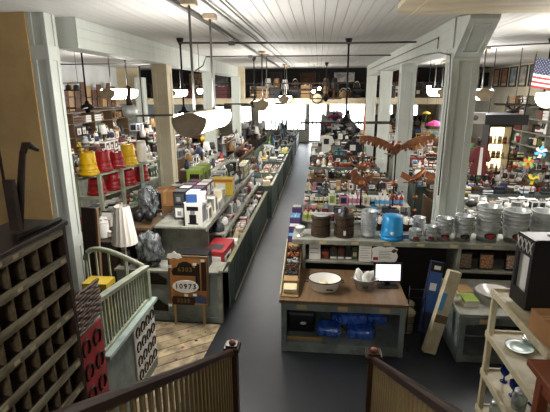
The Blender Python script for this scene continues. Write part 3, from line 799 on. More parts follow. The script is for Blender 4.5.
# goods on the right counter
rn = random.Random(3)
for k, (x, y, n) in enumerate(((2.2, 5.86, 4), (2.22, 6.2, 3))):
    for q in range(n):
        c = ('cream', 'white', 'tan', 'lime')[q]
        t = thing('paper_book', '%s paper book in the %s stack on the right counter' % (c, ('front', 'back')[k]), 'book', (x + rn.uniform(-.01, .01), y, .762 + q * .024), (0, 0, R(rn.uniform(-5, 5))), 'books on the right counter')
        obj('cover', MB().box(-.1, .1, -.13, .13, 0, .003).box(-.1, .1, -.13, .13, .02, .023).box(-.1, -.097, -.13, .13, 0, .023), cm(c), t)
        obj('pages', MB().box(-.097, .095, -.127, .127, .003, .02), M['paper'], t)
t = thing('wide_basin', 'wide shallow white enamel basin on the right counter', 'basin', (2.62, 6.08, .762))
obj('bowl', MB().lathe([(0, .008), (.13, .008), (.135, 0), (.24, .09), (.26, .1), (.26, .105), (.238, .1), (.132, .014), (0, .014)], 28), M['enamel'], t)
obj('rim', MB().tube([(.26 * math.cos(a), .26 * math.sin(a), .103) for a in [2 * PI * k / 28 for k in range(28)]], .005, 5, closed=True), cm('grey'), t)
for k in range(4):
    t = thing('steel_bowl', 'steel bowl inside the right counter, ' + ('leftmost', 'second from left', 'third from left', 'rightmost')[k], 'bowl', (2.25 + k * .4, 5.9, .402 if k % 2 == 0 else .102), group='steel bowls in the right counter')
    obj('bowl', MB().lathe([(0, .004), (.07, .004), (.075, 0), (.15, .08), (.155, .085), (.146, .084), (.07, .01), (0, .01)], 18), M['galv'], t)
    obj('rim', MB().tube([(.153 * math.cos(a), .153 * math.sin(a), .084) for a in [2 * PI * q / 18 for q in range(18)]], .004, 4, closed=True), M['steel'], t)

# ================================================================== CREAM SHELF UNIT, BOTTOM RIGHT
t = thing('open_shelf_unit', 'cream painted open shelf unit with plates and glassware, bottom right', 'shelf', (0, 0, 0))
X0, X1, Y0, Y1 = 1.66, 2.5, 2.86, 3.9
for x in (X0, X1 - .05):
    for y in (Y0, Y1 - .05):
        obj('post', MB().bbox(x, x + .05, y, y + .05, 0, 1.88, .004), M['whitewood'], t)
for z in (.16, .6, 1.02, 1.44, 1.88):
    b = obj('shelf_board', MB().bbox(X0 + .02, X1 - .02, Y0 + .01, Y1 - .01, z - .01, z + .012, .003), M['whitewood'], t)
    for x in (X0 - .012, X1 - .012):
        obj('side_rail', MB().bbox(x, x + .022, Y0, Y1, z - .035, z + .03, .003), M['whitewood'], b)
    for y in (Y0 - .01, Y1 - .012):
        obj('end_rail', MB().bbox(X0, X1, y, y + .022, z - .035, z + .03, .003), M['whitewood'], b)
def plate(r, mm):
    return MB().lathe([(0, .004), (r * .55, .004), (r * .6, 0), (r * .95, .02), (r, .024), (r * .97, .026), (r * .62, .01), (0, .009)], 22)
aqua = mat('pale aqua glaze', 'b9d4cf', .2, amt=.15)
for k, (x, y, z, r, mm, lab) in enumerate(((1.84, 3.62, 1.455, .12, aqua, 'pale aqua plate on the second shelf, front one'), (2.02, 3.8 - .06, 1.455, .1, M['enamel'], 'white plate on the second shelf behind the aqua plate'), (2.02, 3.74, 1.482, .095, aqua, 'aqua plate stacked on the white plate'), (1.95, 3.3, 1.455, .11, M['enamel'], 'white dish on the second shelf near the cardboard box'), (1.95, 3.12, 1.035, .11, aqua, 'aqua dish on the third shelf'))):
    t = thing('plate', lab, 'plate', (x, y, z), group='plates on the cream shelf unit')
    obj('dish', plate(r, mm), mm, t)
    obj('rim_line', MB().tube([(r * .985 * math.cos(a), r * .985 * math.sin(a), .0255) for a in [2 * PI * q / 22 for q in range(22)]], .0022, 4, closed=True), cm('teal'), t)
blueglass = mat('cobalt blue glass', '1f3f9a', .08, 0, amt=.1, trans=.6)
clearglass = mat('clear jar glass', 'dfe8e8', .05, 0, amt=.05, trans=.85)
gob = [(0, 0), (.035, 0), (.034, .006), (.008, .012), (.007, .06), (.02, .07), (.04, .1), (.042, .15), (.04, .15), (.036, .105), (.0, .075)]
for k, (x, y) in enumerate(((1.80, 3.72), (1.88, 3.62), (1.8, 3.52), (1.92, 3.42))):
    o = obj('goblet', MB().lathe(gob, 14), blueglass, None, (x, y, 1.034)); tag(o, 'cobalt blue glass goblet on the third shelf, %s' % ('farthest', 'second', 'third', 'nearest')[k], 'goblet', 'blue goblets on the cream shelf unit')
for k, (x, y, z) in enumerate(((1.78, 3.74, .614), (1.9, 3.62, .614), (1.8, 3.48, .614), (2.03, 3.7, .614), (1.78, 3.36, 1.034))):
    t = thing('glass_jar', 'clear glass jar %s' % ('at the far post on the fourth shelf', 'second on the fourth shelf', 'nearest on the fourth shelf', 'at the back of the fourth shelf', 'behind the goblets on the third shelf')[k], 'jar', (x, y, z), group='glass jars on the cream shelf unit')
    obj('glass', MB().lathe([(0, 0), (.055, 0), (.06, .01), (.06, .12), (.045, .15), (.045, .165), (.04, .165), (.04, .15), (.054, .118), (.054, .012), (0, .008)], 14), clearglass, t)
    obj('lid', MB().lathe([(.048, .155), (.048, .18), (.0, .182)], 14), M['galv'], t)
t = thing('display_case', 'black open-fronted display case with white lattice trim on the cream shelf', 'case', (1.95, 3.62, 1.912), (0, 0, R(4)))
obj('case_body', MB().box(-.19, .25, .10, .12, 0, .62).box(-.19, .25, -.14, .12, 0, .02).box(-.19, .25, -.14, .12, .60, .62).box(.23, .25, -.14, .12, 0, .62).box(-.19, .25, -.14, -.12, 0, .62), M['black'], t)
fr = obj('face_frame', MB().box(-.205, -.19, -.14, -.1, 0, .62).box(-.205, -.19, .08, .12, 0, .62).box(-.205, -.19, -.1, .08, 0, .14).box(-.205, -.19, -.1, .08, .46, .62), M['black'], t)
for k in range(4):
    yy = -.115 + k * .062
    obj('lattice', MB().tube([(-.207, yy, .49), (-.207, yy + .045, .59)], .005, 4).tube([(-.207, yy + .045, .49), (-.207, yy, .59)], .005, 4), M['paper'], fr)
obj('lining', MB().box(-.17, -.165, -.12, .1, .02, .45), cm('white'), t)
obj('top_handle', MB().box(-.02, .06, -.02, .02, .62, .626), cm('charcoal'), t)
t = thing('cardboard_box', 'brown cardboard box on the cream shelf unit', 'box', (1.86, 3.05, 1.912), (0, 0, R(3)))
obj('carton', MB().bbox(-.19, .25, -.15, .15, 0, .17, .004), M['card'], t)
obj('tape', MB().box(-.191, .251, -.03, .03, .168, .1712), mat('packing tape', 'b98f5e', .3), t)
obj('flap_seam', MB().box(-.19, .25, -.002, .002, .1712, .1722), M['brownwood'], t)
t = thing('side_table', 'red-brown wooden table corner at the bottom right edge', 'table', (0, 0, 0))
obj('top', MB().bbox(1.48, 2.45, 1.7, 2.79, 1.85, 1.9, .008), M['redwood'], t)
obj('apron', MB().box(1.54, 2.4, 2.71, 2.73, 1.72, 1.85).box(1.54, 1.56, 1.76, 2.71, 1.72, 1.85), M['redwood'], t)
for x in (1.53, 2.33):
    for y in (1.75, 2.66):
        obj('leg', MB().bbox(x, x + .07, y, y + .07, 0, 1.85, .006), M['redwood'], t)

# ================================================================== LEFT FOREGROUND: HALF WALL, GATE RAIL, BOARDS
hw = struct('wall_half', MB().box(-2.32, -2.17, 3.75, 5.08, 0, .98), M['teal'], label='low blue-green half wall with horseshoe boards')
obj('ledge', MB().bbox(-2.38, -2.12, 3.75, 5.12, .98, 1.03, .006), M['ledge'], hw)
stub = struct('trim_8', MB().box(-2.23, -2.17, 3.2, 3.74, 0, 1.86), M['column'], label='pale boxed post in front of the half wall')
def horseshoe(parent, X, y, z, s, m):
    pts = []
    for k in range(13):
        a = R(-55) + R(290) * k / 12
        pts.append((X, y + s * .8 * math.cos(a), z + s * math.sin(a)))
    t = thing('horseshoe', parent, 'horseshoe', (0, 0, 0))
    obj('shoe', MB().tube(pts, [s * .11 + s * .07 * math.sin(PI * k / 12) for k in range(13)], 5), m, t)
    obj('heel', MB().box(X - .006, X + .006, pts[0][1] - s * .2, pts[0][1] + s * .2, pts[0][2] - s * .12, pts[0][2] + s * .12), m, t)
    obj('heel', MB().box(X - .006, X + .006, pts[-1][1] - s * .2, pts[-1][1] + s * .2, pts[-1][2] - s * .12, pts[-1][2] + s * .12), m, t)
    return t
o = obj('horseshoe_board', MB().bbox(-2.169, -2.15, 4.40, 5.03, .17, .96, .003), M['paper']); tag(o, 'white board with rows of dark horseshoes on the half wall', 'board')
rows = ('top', 'second', 'third', 'bottom'); cols = ('nearest', 'second', 'third', 'farthest')
for r in range(4):
    for c in range(4):
        t = horseshoe('dark iron horseshoe on the white board, %s row, %s one' % (rows[r], cols[c]), -2.141, 4.49 + c * .15, .86 - r * .195, .062, M['rust'])
        t['group'] = 'horseshoes on the white board'
o = obj('red_board', MB().bbox(-2.169, -2.15, 3.28, 3.72, .62, 1.5, .003), cm('red')); tag(o, 'red board with dark horseshoes on the pale post', 'board')
for r in range(3):
    for c in range(2):
        t = horseshoe('dark horseshoe on the red board, %s row, %s one' % (('top', 'middle', 'bottom')[r], ('near', 'far')[c]), -2.141, 3.40 + c * .2, 1.36 - r * .26, .08, M['rust'])
        t['group'] = 'horseshoes on the red board'
mtw = thing('woven_mat', 'dark brown woven twig mat hanging on the pale post', 'mat', (-2.15, 3.47, 1.55))
rn = random.Random(4)
for k in range(12):
    obj('twig_strand', MB().tube([(.0 + .012 * ((q + k) % 2), -.26 + q * .065, .02 + k * .032 + rn.uniform(-.008, .008)) for q in range(9)], .017, 5), cm('brown') if k % 3 else M['darkwood'], mtw)
def gate():
    t = thing('gate_rail', 'pale sage balustrade with a sloping rail on the half wall', 'balustrade', (-2.22, 0, 1.03))
    a, b = (3.8, .64), (5.08, .47)
    obj('top_rail', MB().add([(-.035, a[0], a[1] - .05), (.035, a[0], a[1] - .05), (.035, b[0], b[1] - .05), (-.035, b[0], b[1] - .05), (-.045, a[0], a[1]), (.045, a[0], a[1]), (.045, b[0], b[1]), (-.045, b[0], b[1])], [(3, 2, 1, 0), (4, 5, 6, 7), (0, 1, 5, 4), (1, 2, 6, 5), (2, 3, 7, 6), (3, 0, 4, 7)]), M['gate'], t)
    obj('bottom_rail', MB().bbox(-.03, .03, 3.8, 5.08, .0, .04, .004), M['gate'], t)
    n = 17
    for k in range(n):
        y = 3.86 + k * (5.0 - 3.86) / (n - 1)
        zt = a[1] + (b[1] - a[1]) * (y - a[0]) / (b[0] - a[0]) - .05
        obj('baluster', MB().box(-.011, .011, y - .011, y + .011, .04, zt), M['gate'], t)
    obj('end_post', MB().bbox(-.04, .04, 5.0, 5.08, 0, .42, .005), M['gate'], t)
    arc = [(-.03 - (1 - math.cos(q * PI / 2 / 10)) * .0 - .78 * math.sin(q * PI / 2 / 10), 5.04, .02 + .45 + .22 * math.sin(q * PI / 10 * .9)) for q in range(11)]
    vs, fs = [], []
    obj('arched_rail', MB().tube(arc, .035, 8), M['gate'], t)
    for q in range(2, 11, 2):
        obj('arch_baluster', MB().box(arc[q][0] - .011, arc[q][0] + .011, 5.03, 5.052, -1.03, arc[q][2] - .02), M['gate'], t)
gate()
t = thing('leaning_plank', 'tall dark plank standing behind the pale post', 'plank', (-3.2, 5.35, 0), (0, R(3), 0))
obj('plank', MB().bbox(-.1, .1, -.02, .02, .01, 2.2, .004), M['darkwood'], t)
obj('plank_edge', MB().bbox(.1, .13, -.03, .03, .01, 2.2, .004), M['brownwood'], t)
t = thing('yellow_carton', 'tall yellow carton behind the gate rail', 'carton', (-2.72, 4.75, 0))
obj('carton', MB().bbox(-.16, .16, -.12, .12, 0.0, 1.42, .004), cm('yellow'), t)
obj('dark_print', MB().box(-.1, .1, -.122, -.1205, 1.05, 1.35), cm('charcoal'), t); obj('dark_print', MB().box(.1605, .162, -.08, .08, 1.05, 1.35), cm('charcoal'), t)
obj('white_print', MB().box(-.06, .06, -.124, -.1222, 1.1, 1.2), M['paper'], t)

# ================================================================== LEFT COUNTER, SIGN BOARD, STEPPED GONDOLA
t = thing('end_counter', 'worn blue-green counter behind the house number sign board', 'counter', (0, 0, 0))
obj('front_panel', MB().bbox(-3.27, -1.57, 6.28, 6.32, 0, .86, .004), M['teal'], t)
obj('top', MB().bbox(-3.3, -1.50, 6.26, 6.72, .86, .9, .005), M['sage'], t)
obj('side_panel', MB().bbox(-3.27, -3.23, 6.32, 6.7, 0, .86, .004), M['teal'], t)
obj('corner_post', MB().bbox(-1.57, -1.50, 6.26, 6.34, 0, .9, .004), M['sage'], t)
obj('base_board', MB().bbox(-2.95, -1.57, 6.265, 6.28, 0, .1, .004), M['teal'], t)

t = thing('sign_easel', 'wooden board on legs displaying house number plaques', 'easel', (-2.02, 6.14, .016), (R(-4), 0, 0))
obj('board', MB().bbox(-.3, .3, -.012, .012, .36, 1.15, .004), mat('orange pine board', 'c98a4c', .55, 0, 'plain', '99622f', 5, .7, .2, (4, 1, .5)), t)
obj('frame', MB().bbox(-.33, -.3, -.02, .02, .34, 1.18, .004), M['brownwood'], t)
obj('frame', MB().bbox(.3, .33, -.02, .02, .34, 1.18, .004), M['brownwood'], t)
obj('frame', MB().bbox(-.3, .3, -.02, .02, 1.15, 1.18, .004), M['brownwood'], t)
for s in (-1, 1):
    obj('leg', MB().bbox(s * .24 - .02, s * .24 + .02, -.01, .01, 0, .36, .003), M['rawwood'], t)
def plaque(name, label, pts, m, x, z, rim=None, txt=None, size=.1, tm=None, rot=0):
    p = thing(name, label, 'plaque', (-2.02 + x, 6.115 + (z - .75) * .07, .016 + z), (R(-4), 0, 0), 'house number plaques')
    obj('plate', MB().prism(pts, 'y', -.012, .0), m, p)
    if txt:
        for k, ch in enumerate(txt):
            text('numeral', ch, size, tm, p, ((k - (len(txt) - 1) / 2) * size * .62, -.0135, 0), (R(90), 0, 0))
    return p
ov = lambda a, b, n=24: [(a * math.cos(2 * PI * k / n), b * math.sin(2 * PI * k / n)) for k in range(n)]
dkp = mat('dark bronze plaque', '2c2622', .4, .5); gold = mat('dull gold lettering', '8a7442', .4, .6)
plaque('number_plaque', 'white oval plaque reading 10973 on the pine board', ov(.215, .105), M['enamel'], -.03, .70, txt='10973', size=.118, tm=M['black'])
plaque('number_plaque', 'dark arched bronze number plaque at the top of the pine board', [(-.2, -.1), (.2, -.1), (.22, -.04), (.19, .02), (.13, .04), (.1, .1), (.03, .13), (-.03, .13), (-.1, .1), (-.13, .04), (-.19, .02), (-.22, -.04)], dkp, -.03, .98, txt='6303', size=.1, tm=gold)
plaque('number_plaque', 'dark rectangular number plaque at the bottom of the pine board', [(-.17, -.07), (.17, -.07), (.19, -.03), (.19, .03), (.17, .07), (-.17, .07), (-.19, .03), (-.19, -.03)], mat('oxblood plaque', '3a211d', .4, .4), -.07, .46, txt='3235', size=.09, tm=gold)
plaque('number_plaque', 'small slate blue plaque at the lower right of the pine board', [(-.1, -.05), (.1, -.06), (.1, .05), (0, .08), (-.1, .06)], mat('slate blue plaque', '3c4a6e', .4, .2), .2, .48)
plaque('number_plaque', 'tall narrow dark plaque at the upper right of the pine board', [(-.035, -.22), (.035, -.22), (.035, .22), (-.035, .22)], dkp, .17, .86, txt=None)
plaque('number_plaque', 'tall narrow oxblood plaque on the right edge of the board', [(-.04, -.24), (.04, -.24), (.04, .24), (-.04, .24)], mat('oxblood plaque', '3a211d'), .27, .88)
plaque('number_plaque', 'white lobed ceramic plaque on the top corner of the board', [(-.12, -.03), (-.06, -.05), (0, -.03), (.06, -.05), (.12, -.03), (.1, .03), (.04, .04), (0, .08), (-.04, .04), (-.1, .03)], M['enamel'], -.2, 1.2)
for k, (x, z) in enumerate(((.13, 1.08), (.26, 1.14), (.12, .57), (-.02, .56), (-.29, .38), (-.27, 1.03))):
    o = obj('price_tag', MB().box(-.03, .03, -.002, .0, -.022, .022), M['paper'], None, (-2.02 + x, 6.097 + (z - .75) * .07, .016 + z), (R(-4), 0, R(5 - 2 * k))); tag(o, 'small white price tag pinned to the pine board, ' + ('upper right', 'top right corner', 'below the oval, right', 'below the oval, left', 'lower left corner', 'upper left')[k], 'tag', 'price tags on the pine board')
for k, (x, z) in enumerate(((-2.62, .72), (-2.62, .25))):
    plaque('cast_plaque', 'dark arched cast iron plaque on the blue-green counter, %s one' % ('upper', 'lower')[k], [(-.2, -.08), (.2, -.08), (.2, .02), (.12, .06), (.06, .12), (-.06, .12), (-.12, .06), (-.2, .02)], M['iron'], x + 2.02, z)
for p in COL.objects:
    if p.name.startswith('cast_plaque'):
        p.location.y = 6.275; p.rotation_euler = (0, 0, 0)
        if p.location.z < .4: p.location.y = 6.263

def gondola():
    t = thing('stepped_gondola', 'long sage stepped gondola of appliance cartons along the aisle', 'shelf', (0, 0, 0))
    Y0, Y1 = 7.1, 12.2
    obj('top_shelf', MB().bbox(-2.75, -1.86, Y0 - .35, Y1, 1.46, 1.5, .005), M['sage'], t)
    obj('top_lip', MB().bbox(-1.86, -1.84, Y0 - .35, Y1, 1.42, 1.51, .004), M['sage'], t)
    obj('middle_shelf', MB().bbox(-2.75, -1.72, Y0 + .42, Y1, 1.10, 1.13, .005), M['sage'], t)
    obj('middle_lip', MB().bbox(-1.72, -1.70, Y0 + .42, Y1, 1.07, 1.14, .004), M['sage'], t)
    obj('lower_shelf', MB().bbox(-2.75, -1.5, Y0 - .34, Y1, .68, .71, .005), M['sage'], t)
    obj('back_panel', MB().box(-2.78, -2.75, Y0 - .3, Y1, 0, 1.5), M['dkgreen'], t)
    for y in (Y0 - .02, 8.7, 10.4, Y1):
        obj('upright', MB().bbox(-2.75, -1.9, y - .02, y + .02, 0, 1.46, .004), M['sage'], t)
    obj('aisle_panel', MB().bbox(-1.5, -1.47, Y0 - .34, Y1, 0, .86, .004), M['dkgreen'], t)
    obj('aisle_cap', MB().bbox(-1.53, -1.45, Y0 - .34, Y1, .86, .89, .004), mat('olive cap paint', '7b7a5a', .5, 0, 'worn', '55553c', 4), t)
    for k in range(14):
        obj('slat', MB().box(-1.472, -1.458, Y0 + .06 + k * .15, Y0 + .13 + k * .15, .08, .84), M['dkgreen'], t)
    obj('kick_strip', MB().box(-1.465, -1.45, Y0, Y1, 0, .05), M['whitewood'], t)
gondola()
# ================================================================== ITEM KINDS
CACHE = {}
def kind_mesh(kind, a, b, c=None):
    key = (kind, a, b, c)
    if key in CACHE:
        return CACHE[key]
    mb = MB()
    m3 = cm(c) if c else cm('white')
    if kind == 'carton':
        mb.bbox(-.5, .5, -.5, .5, 0, 1, .015)
        for s in (-1, 1):
            mb.box(-.38, .38, s * .502 - .004, s * .502 + .004, .18, .86, 1)
            mb.box(s * .502 - .004, s * .502 + .004, -.38, .38, .18, .86, 1)
        mb.box(-.42, .42, -.42, .42, .998, 1.004, 1).box(-.5, .5, -.03, .03, 1.004, 1.006, 2).box(-.22, .1, -.51, -.505, .3, .62, 2).box(.505, .51, -.22, .1, .3, .62, 2)
    elif kind == 'sign_card':
        mb.box(-.5, .5, -.06, .06, .35, 1).box(-.4, .4, -.08, -.06, .75, .85, 1).box(-.4, .2, -.08, -.06, .55, .65, 1).tube([(0, .08, 0), (0, .08, .5)], .05, 5, 2).box(-.3, .3, -.2, .25, 0, .04, 2)
    elif kind == 'gift_box':
        mb.bbox(-.47, .47, -.47, .47, 0, .72, .02).bbox(-.5, .5, -.5, .5, .7, 1, .02, 1).box(-.08, .08, -.505, .505, .0, 1.006, 2).box(-.505, .505, -.08, .08, .0, 1.006, 2)
    elif kind == 'packet':
        mb.add([(-.5, -.4, 0), (.5, -.4, 0), (.5, .4, 0), (-.5, .4, 0), (-.48, -.3, .5), (.48, -.3, .5), (.48, .3, .5), (-.48, .3, .5), (-.5, -.03, .92), (.5, -.03, .92), (.5, .03, .92), (-.5, .03, .92)], [(3, 2, 1, 0), (0, 1, 5, 4), (2, 3, 7, 6), (0, 4, 7, 3), (1, 2, 6, 5), (4, 5, 9, 8), (6, 7, 11, 10), (4, 8, 11, 7), (5, 6, 10, 9)]).box(-.5, .5, -.03, .03, .92, 1, 2)
        mb.add([(-.34, -.385, .1), (.34, -.385, .1), (.34, -.33, .46), (-.34, -.33, .46)], [(0, 1, 2, 3)], 1)
    elif kind == 'crate':
        mb.box(-.48, .48, -.48, .48, 0, .06)
        for q in range(3):
            for s in (-1, 1): mb.box(-.5, .5, s * .48 - .02, s * .48 + .02, .04 + q * .32, .3 + q * .32).box(s * .48 - .02, s * .48 + .02, -.48, .48, .04 + q * .32, .3 + q * .32)
        for q in range(8): mb.lump((-.3 + .2 * (q % 4), -.2 + .4 * (q // 4), .88), (.3, .4, .34), q, .4, 1, 1 + q % 2)
    elif kind == 'tin':
        mb.lathe([(0, 0), (.49, 0), (.5, .02), (.48, .04), (.48, .12), (.485, .12), (.485, .88), (.48, .88), (.48, .96), (.5, .98), (.49, 1), (.44, .97), (0, .97)], 14, mis=[2, 2, 2, 2, 0, 0, 0, 2, 2, 2, 2, 2])
        mb.lathe([(.487, .35), (.492, .36), (.492, .64), (.487, .65)], 14, 1)
    elif kind == 'bottle':
        mb.lathe([(0, 0), (.48, 0), (.5, .03), (.5, .55), (.42, .66), (.2, .74), (.17, .88)], 12).lathe([(.505, .14), (.51, .15), (.51, .46), (.505, .47)], 12, 1).lathe([(.2, .87), (.21, .88), (.21, 1), (0, 1)], 10, 2)
    elif kind == 'jar':
        mb.lathe([(0, 0), (.46, 0), (.5, .05), (.5, .68), (.42, .78)], 14).lathe([(.505, .2), (.51, .21), (.51, .55), (.505, .56)], 14, 1).lathe([(.45, .78), (.47, .79), (.47, .98), (.44, 1), (0, 1)], 14, 2)
    elif kind == 'basket':
        mb.lathe([(0, .02), (.36, .02), (.38, 0), (.48, .62), (.5, .64), (.5, .7), (.46, .7), (.36, .06), (0, .06)], 14)
        for z in (.15, .3, .45): mb.lathe([(.4 + z * .17, z), (.42 + z * .17, z + .03), (.4 + z * .17, z + .06)], 14, 0)
        for q in range(7): mb.lump((.22 * math.cos(q * .9), .22 * math.sin(q * .9), .66 + .05 * (q % 2)), (.3, .3, .22), q, .4, 1, 1 + q % 2)
    elif kind == 'lantern':
        mb.lathe([(0, 0), (.45, 0), (.5, .06), (.42, .16), (.25, .2)], 12).lathe([(.24, .2), (.36, .32), (.36, .45), (.22, .6)], 12, 1).lathe([(.26, .6), (.3, .64), (.2, .72), (.2, .8), (.1, .84), (0, .84)], 12)
        mb.tube([(-.44, 0, .14), (-.46, 0, .6), (-.2, 0, .7)], .04, 5).tube([(.44, 0, .14), (.46, 0, .6), (.2, 0, .7)], .04, 5).tube([(.4 * math.cos(PI * q / 8), 0, .62 + .36 * math.sin(PI * q / 8)) for q in range(9)], .025, 4, 2)
    elif kind == 'mug':
        mb.lathe([(0, 0), (.38, 0), (.4, .04), (.4, .96), (.38, 1), (.34, .96), (.34, .1), (0, .1)], 14).lathe([(.402, .3), (.408, .32), (.408, .66), (.402, .68)], 14, 1).tube([(.36, 0, .8), (.44, 0, .78), (.46, 0, .5), (.44, 0, .26), (.36, 0, .22)], .04, 6)
    elif kind == 'kettle':
        mb.lathe([(0, 0), (.42, 0), (.48, .1), (.46, .35), (.34, .58), (.18, .64), (0, .66)], 14).lathe([(.06, .66), (.08, .7), (.07, .75), (0, .77)], 8, 1).tube([(.34, 0, .25), (.44, 0, .4), (.47, 0, .58)], [.1, .06, .04], 6).tube([(.4 * math.cos(PI * q / 8), 0, .55 + .42 * math.sin(PI * q / 8)) for q in range(9)], .04, 5, 1)
    elif kind == 'lump':     # soft bag
        mb.lump((0, 0, .46), (.86, .8, .76), len(a) + len(b), .3, 2, 0, 2.4).lump((0, .0, .86), (.4, .3, .3), 3, .3, 1, 1).lump((0, -.33, .42), (.5, .2, .4), 5, .2, 1, 2)
    elif kind == 'folded_cloth':
        for q in range(5): mb.bbox(-.5 + .02 * (q % 2), .5 - .02 * ((q + 1) % 3), -.5, .48, q * .2, q * .2 + .19, .06, q % 3)
    elif kind == 'book':
        mb.box(-.5, .5, -.5, .5, 0, .06).box(-.5, .5, -.5, .5, .94, 1).box(-.5, -.44, -.5, .5, 0, 1).box(-.44, .46, -.47, .47, .06, .94, 2).box(-.3, .3, -.35, .35, 1, 1.02, 1)
    elif kind == 'hat':
        mb.lathe([(.5, .0), (.5, .06), (.3, .1), (.28, .6), (.2, .8), (.08, .72), (0, .7)], 16, sx=1).lathe([(.302, .12), (.305, .14), (.295, .3), (.29, .3)], 16, 1)
    elif kind == 'lamp':
        mb.lathe([(0, 0), (.3, 0), (.28, .05), (.08, .1), (.16, .3), (.06, .45), (.05, .56)], 12).lathe([(.48, .48), (.5, .48), (.3, 1), (.28, 1)], 14, 1)
        mb.lathe([(.03, .56), (.03, 1.0), (0, 1.02)], 6, 2)
    elif kind == 'figurine':
        mb.lathe([(0, 0), (.4, 0), (.4, .06), (.22, .1), (.3, .3), (.2, .5), (.28, .62), (.1, .72)], 10).lump((0, 0, .85), (.34, .34, .3), 2, .15, 1, 1).tube([(.22, 0, .6), (.42, 0, .45), (.36, -.1, .3)], .07, 5).tube([(-.22, 0, .6), (-.42, 0, .45), (-.36, -.1, .3)], .07, 5).lathe([(.2, .94), (.1, 1.02), (0, 1.04)], 8, 2)
    elif kind == 'bowl':
        for q in range(3): mb.lathe([(0, .02 + q * .2), (.26, .02 + q * .2), (.28, q * .2), (.48, .5 + q * .2), (.5, .54 + q * .2), (.46, .52 + q * .2), (.26, .06 + q * .2), (0, .05 + q * .2)], 16, q % 2)
    elif kind == 'jug':
        mb.lathe([(0, 0), (.34, 0), (.42, .1), (.42, .45), (.22, .68), (.2, .85), (.28, 1), (.24, 1), (.16, .84), (0, .6)], 14).tube([(.2, 0, .9), (.5, 0, .82), (.52, 0, .5), (.4, 0, .34)], .05, 6, 1).lathe([(.425, .2), (.43, .21), (.43, .36), (.425, .37)], 14, 2)
    elif kind == 'hang_shirt':
        mb.prism([(-.28, 0), (.28, 0), (.26, .6), (.36, .48), (.5, .56), (.34, .86), (.14, .92), (0, .87), (-.14, .92), (-.34, .86), (-.5, .56), (-.36, .48), (-.26, .6)], 'y', -.3, .3).tube([(-.36, 0, .84), (0, 0, .93), (.36, 0, .84)], .03, 4, 2).tube([(0, 0, .92), (0, 0, 1), (.06, 0, 1.03)], .02, 4, 2).box(-.16, .16, -.32, -.3, .45, .75, 1)
    elif kind == 'case_rack':    # wire stand with pegs and packets
        for s in (-.45, .45): mb.tube([(s, 0, 0), (s, 0, 1)], .03, 5, 2)
        for q in range(4):
            mb.tube([(-.45, 0, .2 + q * .25), (.45, 0, .2 + q * .25)], .02, 4, 2)
            for p in range(4): mb.box(-.4 + p * .22, -.4 + p * .22 + .17, -.3, -.1, .06 + q * .25, .23 + q * .25, (p + q) % 2)
    elif kind == 'candle':
        mb.lathe([(0, 0), (.5, 0), (.5, .06), (.46, .07)], 12, 2).lathe([(.44, .06), (.44, .92), (.38, .94), (0, .9)], 12).lathe([(.03, .9), (.03, 1), (0, 1)], 5, 2).lathe([(.445, .3), (.45, .32), (.45, .6), (.445, .62)], 12, 1)
    me = mb.mesh(kind, [cm(a), cm(b), m3])
    CACHE[key] = me
    return me
KINFO = dict(sign_card=('%s price card, %s lettering', 'price card'), gift_box=('%s box with %s lid', 'box'), packet=('%s packet with %s panel', 'packet'), crate=('%s crate of %s goods', 'crate'), carton=('%s carton with %s label', 'carton'), tin=('%s tin with %s band', 'tin'), bottle=('%s bottle with %s label', 'bottle'), jar=('%s jar with %s label', 'jar'), basket=('%s basket of %s goods', 'basket'),
             lantern=('%s lantern with %s globe', 'lantern'), mug=('%s mug with %s band', 'mug'), kettle=('%s kettle with %s handle', 'kettle'), lump=('%s bag with %s tie', 'bag'), folded_cloth=('%s and %s folded cloth', 'cloth'),
             book=('%s book with %s title', 'book'), hat=('%s hat with %s ribbon', 'hat'), lamp=('%s lamp with %s shade', 'lamp'), figurine=('%s figurine with %s head', 'figurine'), bowl=('%s and %s nested bowls', 'bowls'), jug=('%s jug with %s handle', 'jug'),
             hang_shirt=('%s shirt with %s print', 'shirt'), case_rack=('peg rack of %s and %s packets', 'rack'), candle=('%s candle with %s wrap', 'candle'))
NAMES = dict(lump='soft_bag', hang_shirt='hanging_shirt', case_rack='peg_rack', tin='tin_can', lamp='table_lamp')
ITEMS = []
PRUNE = set()
def item(kind, a, b, c, loc, size, rz, where, group):
    if a == b:
        b = 'white' if a != 'white' else 'black'
    o = link(NAMES.get(kind, kind), kind_mesh(kind, a, b, c), None, loc, (0, 0, rz), size)
    lab = KINFO[kind][0] % (CNAME.get(a, a), CNAME.get(b, b)) + ' ' + where
    tag(o, lab, KINFO[kind][1], group)
    ITEMS.append(o)
    return o
DIM = dict(sign_card=(.13, .05, .17), gift_box=(.18, .17, .12), packet=(.14, .1, .22), crate=(.34, .28, .22), carton=(.16, .14, .20), tin=(.11, .11, .14), bottle=(.08, .08, .26), jar=(.1, .1, .14), basket=(.3, .26, .24), lantern=(.17, .17, .32), mug=(.11, .11, .1), kettle=(.2, .2, .22), lump=(.24, .2, .2), folded_cloth=(.3, .26, .14), book=(.17, .22, .05),
           hat=(.3, .3, .14), lamp=(.24, .24, .42), figurine=(.13, .13, .26), bowl=(.26, .26, .14), jug=(.16, .16, .24), hang_shirt=(.5, .1, .6), case_rack=(.36, .24, .5), candle=(.09, .09, .16))
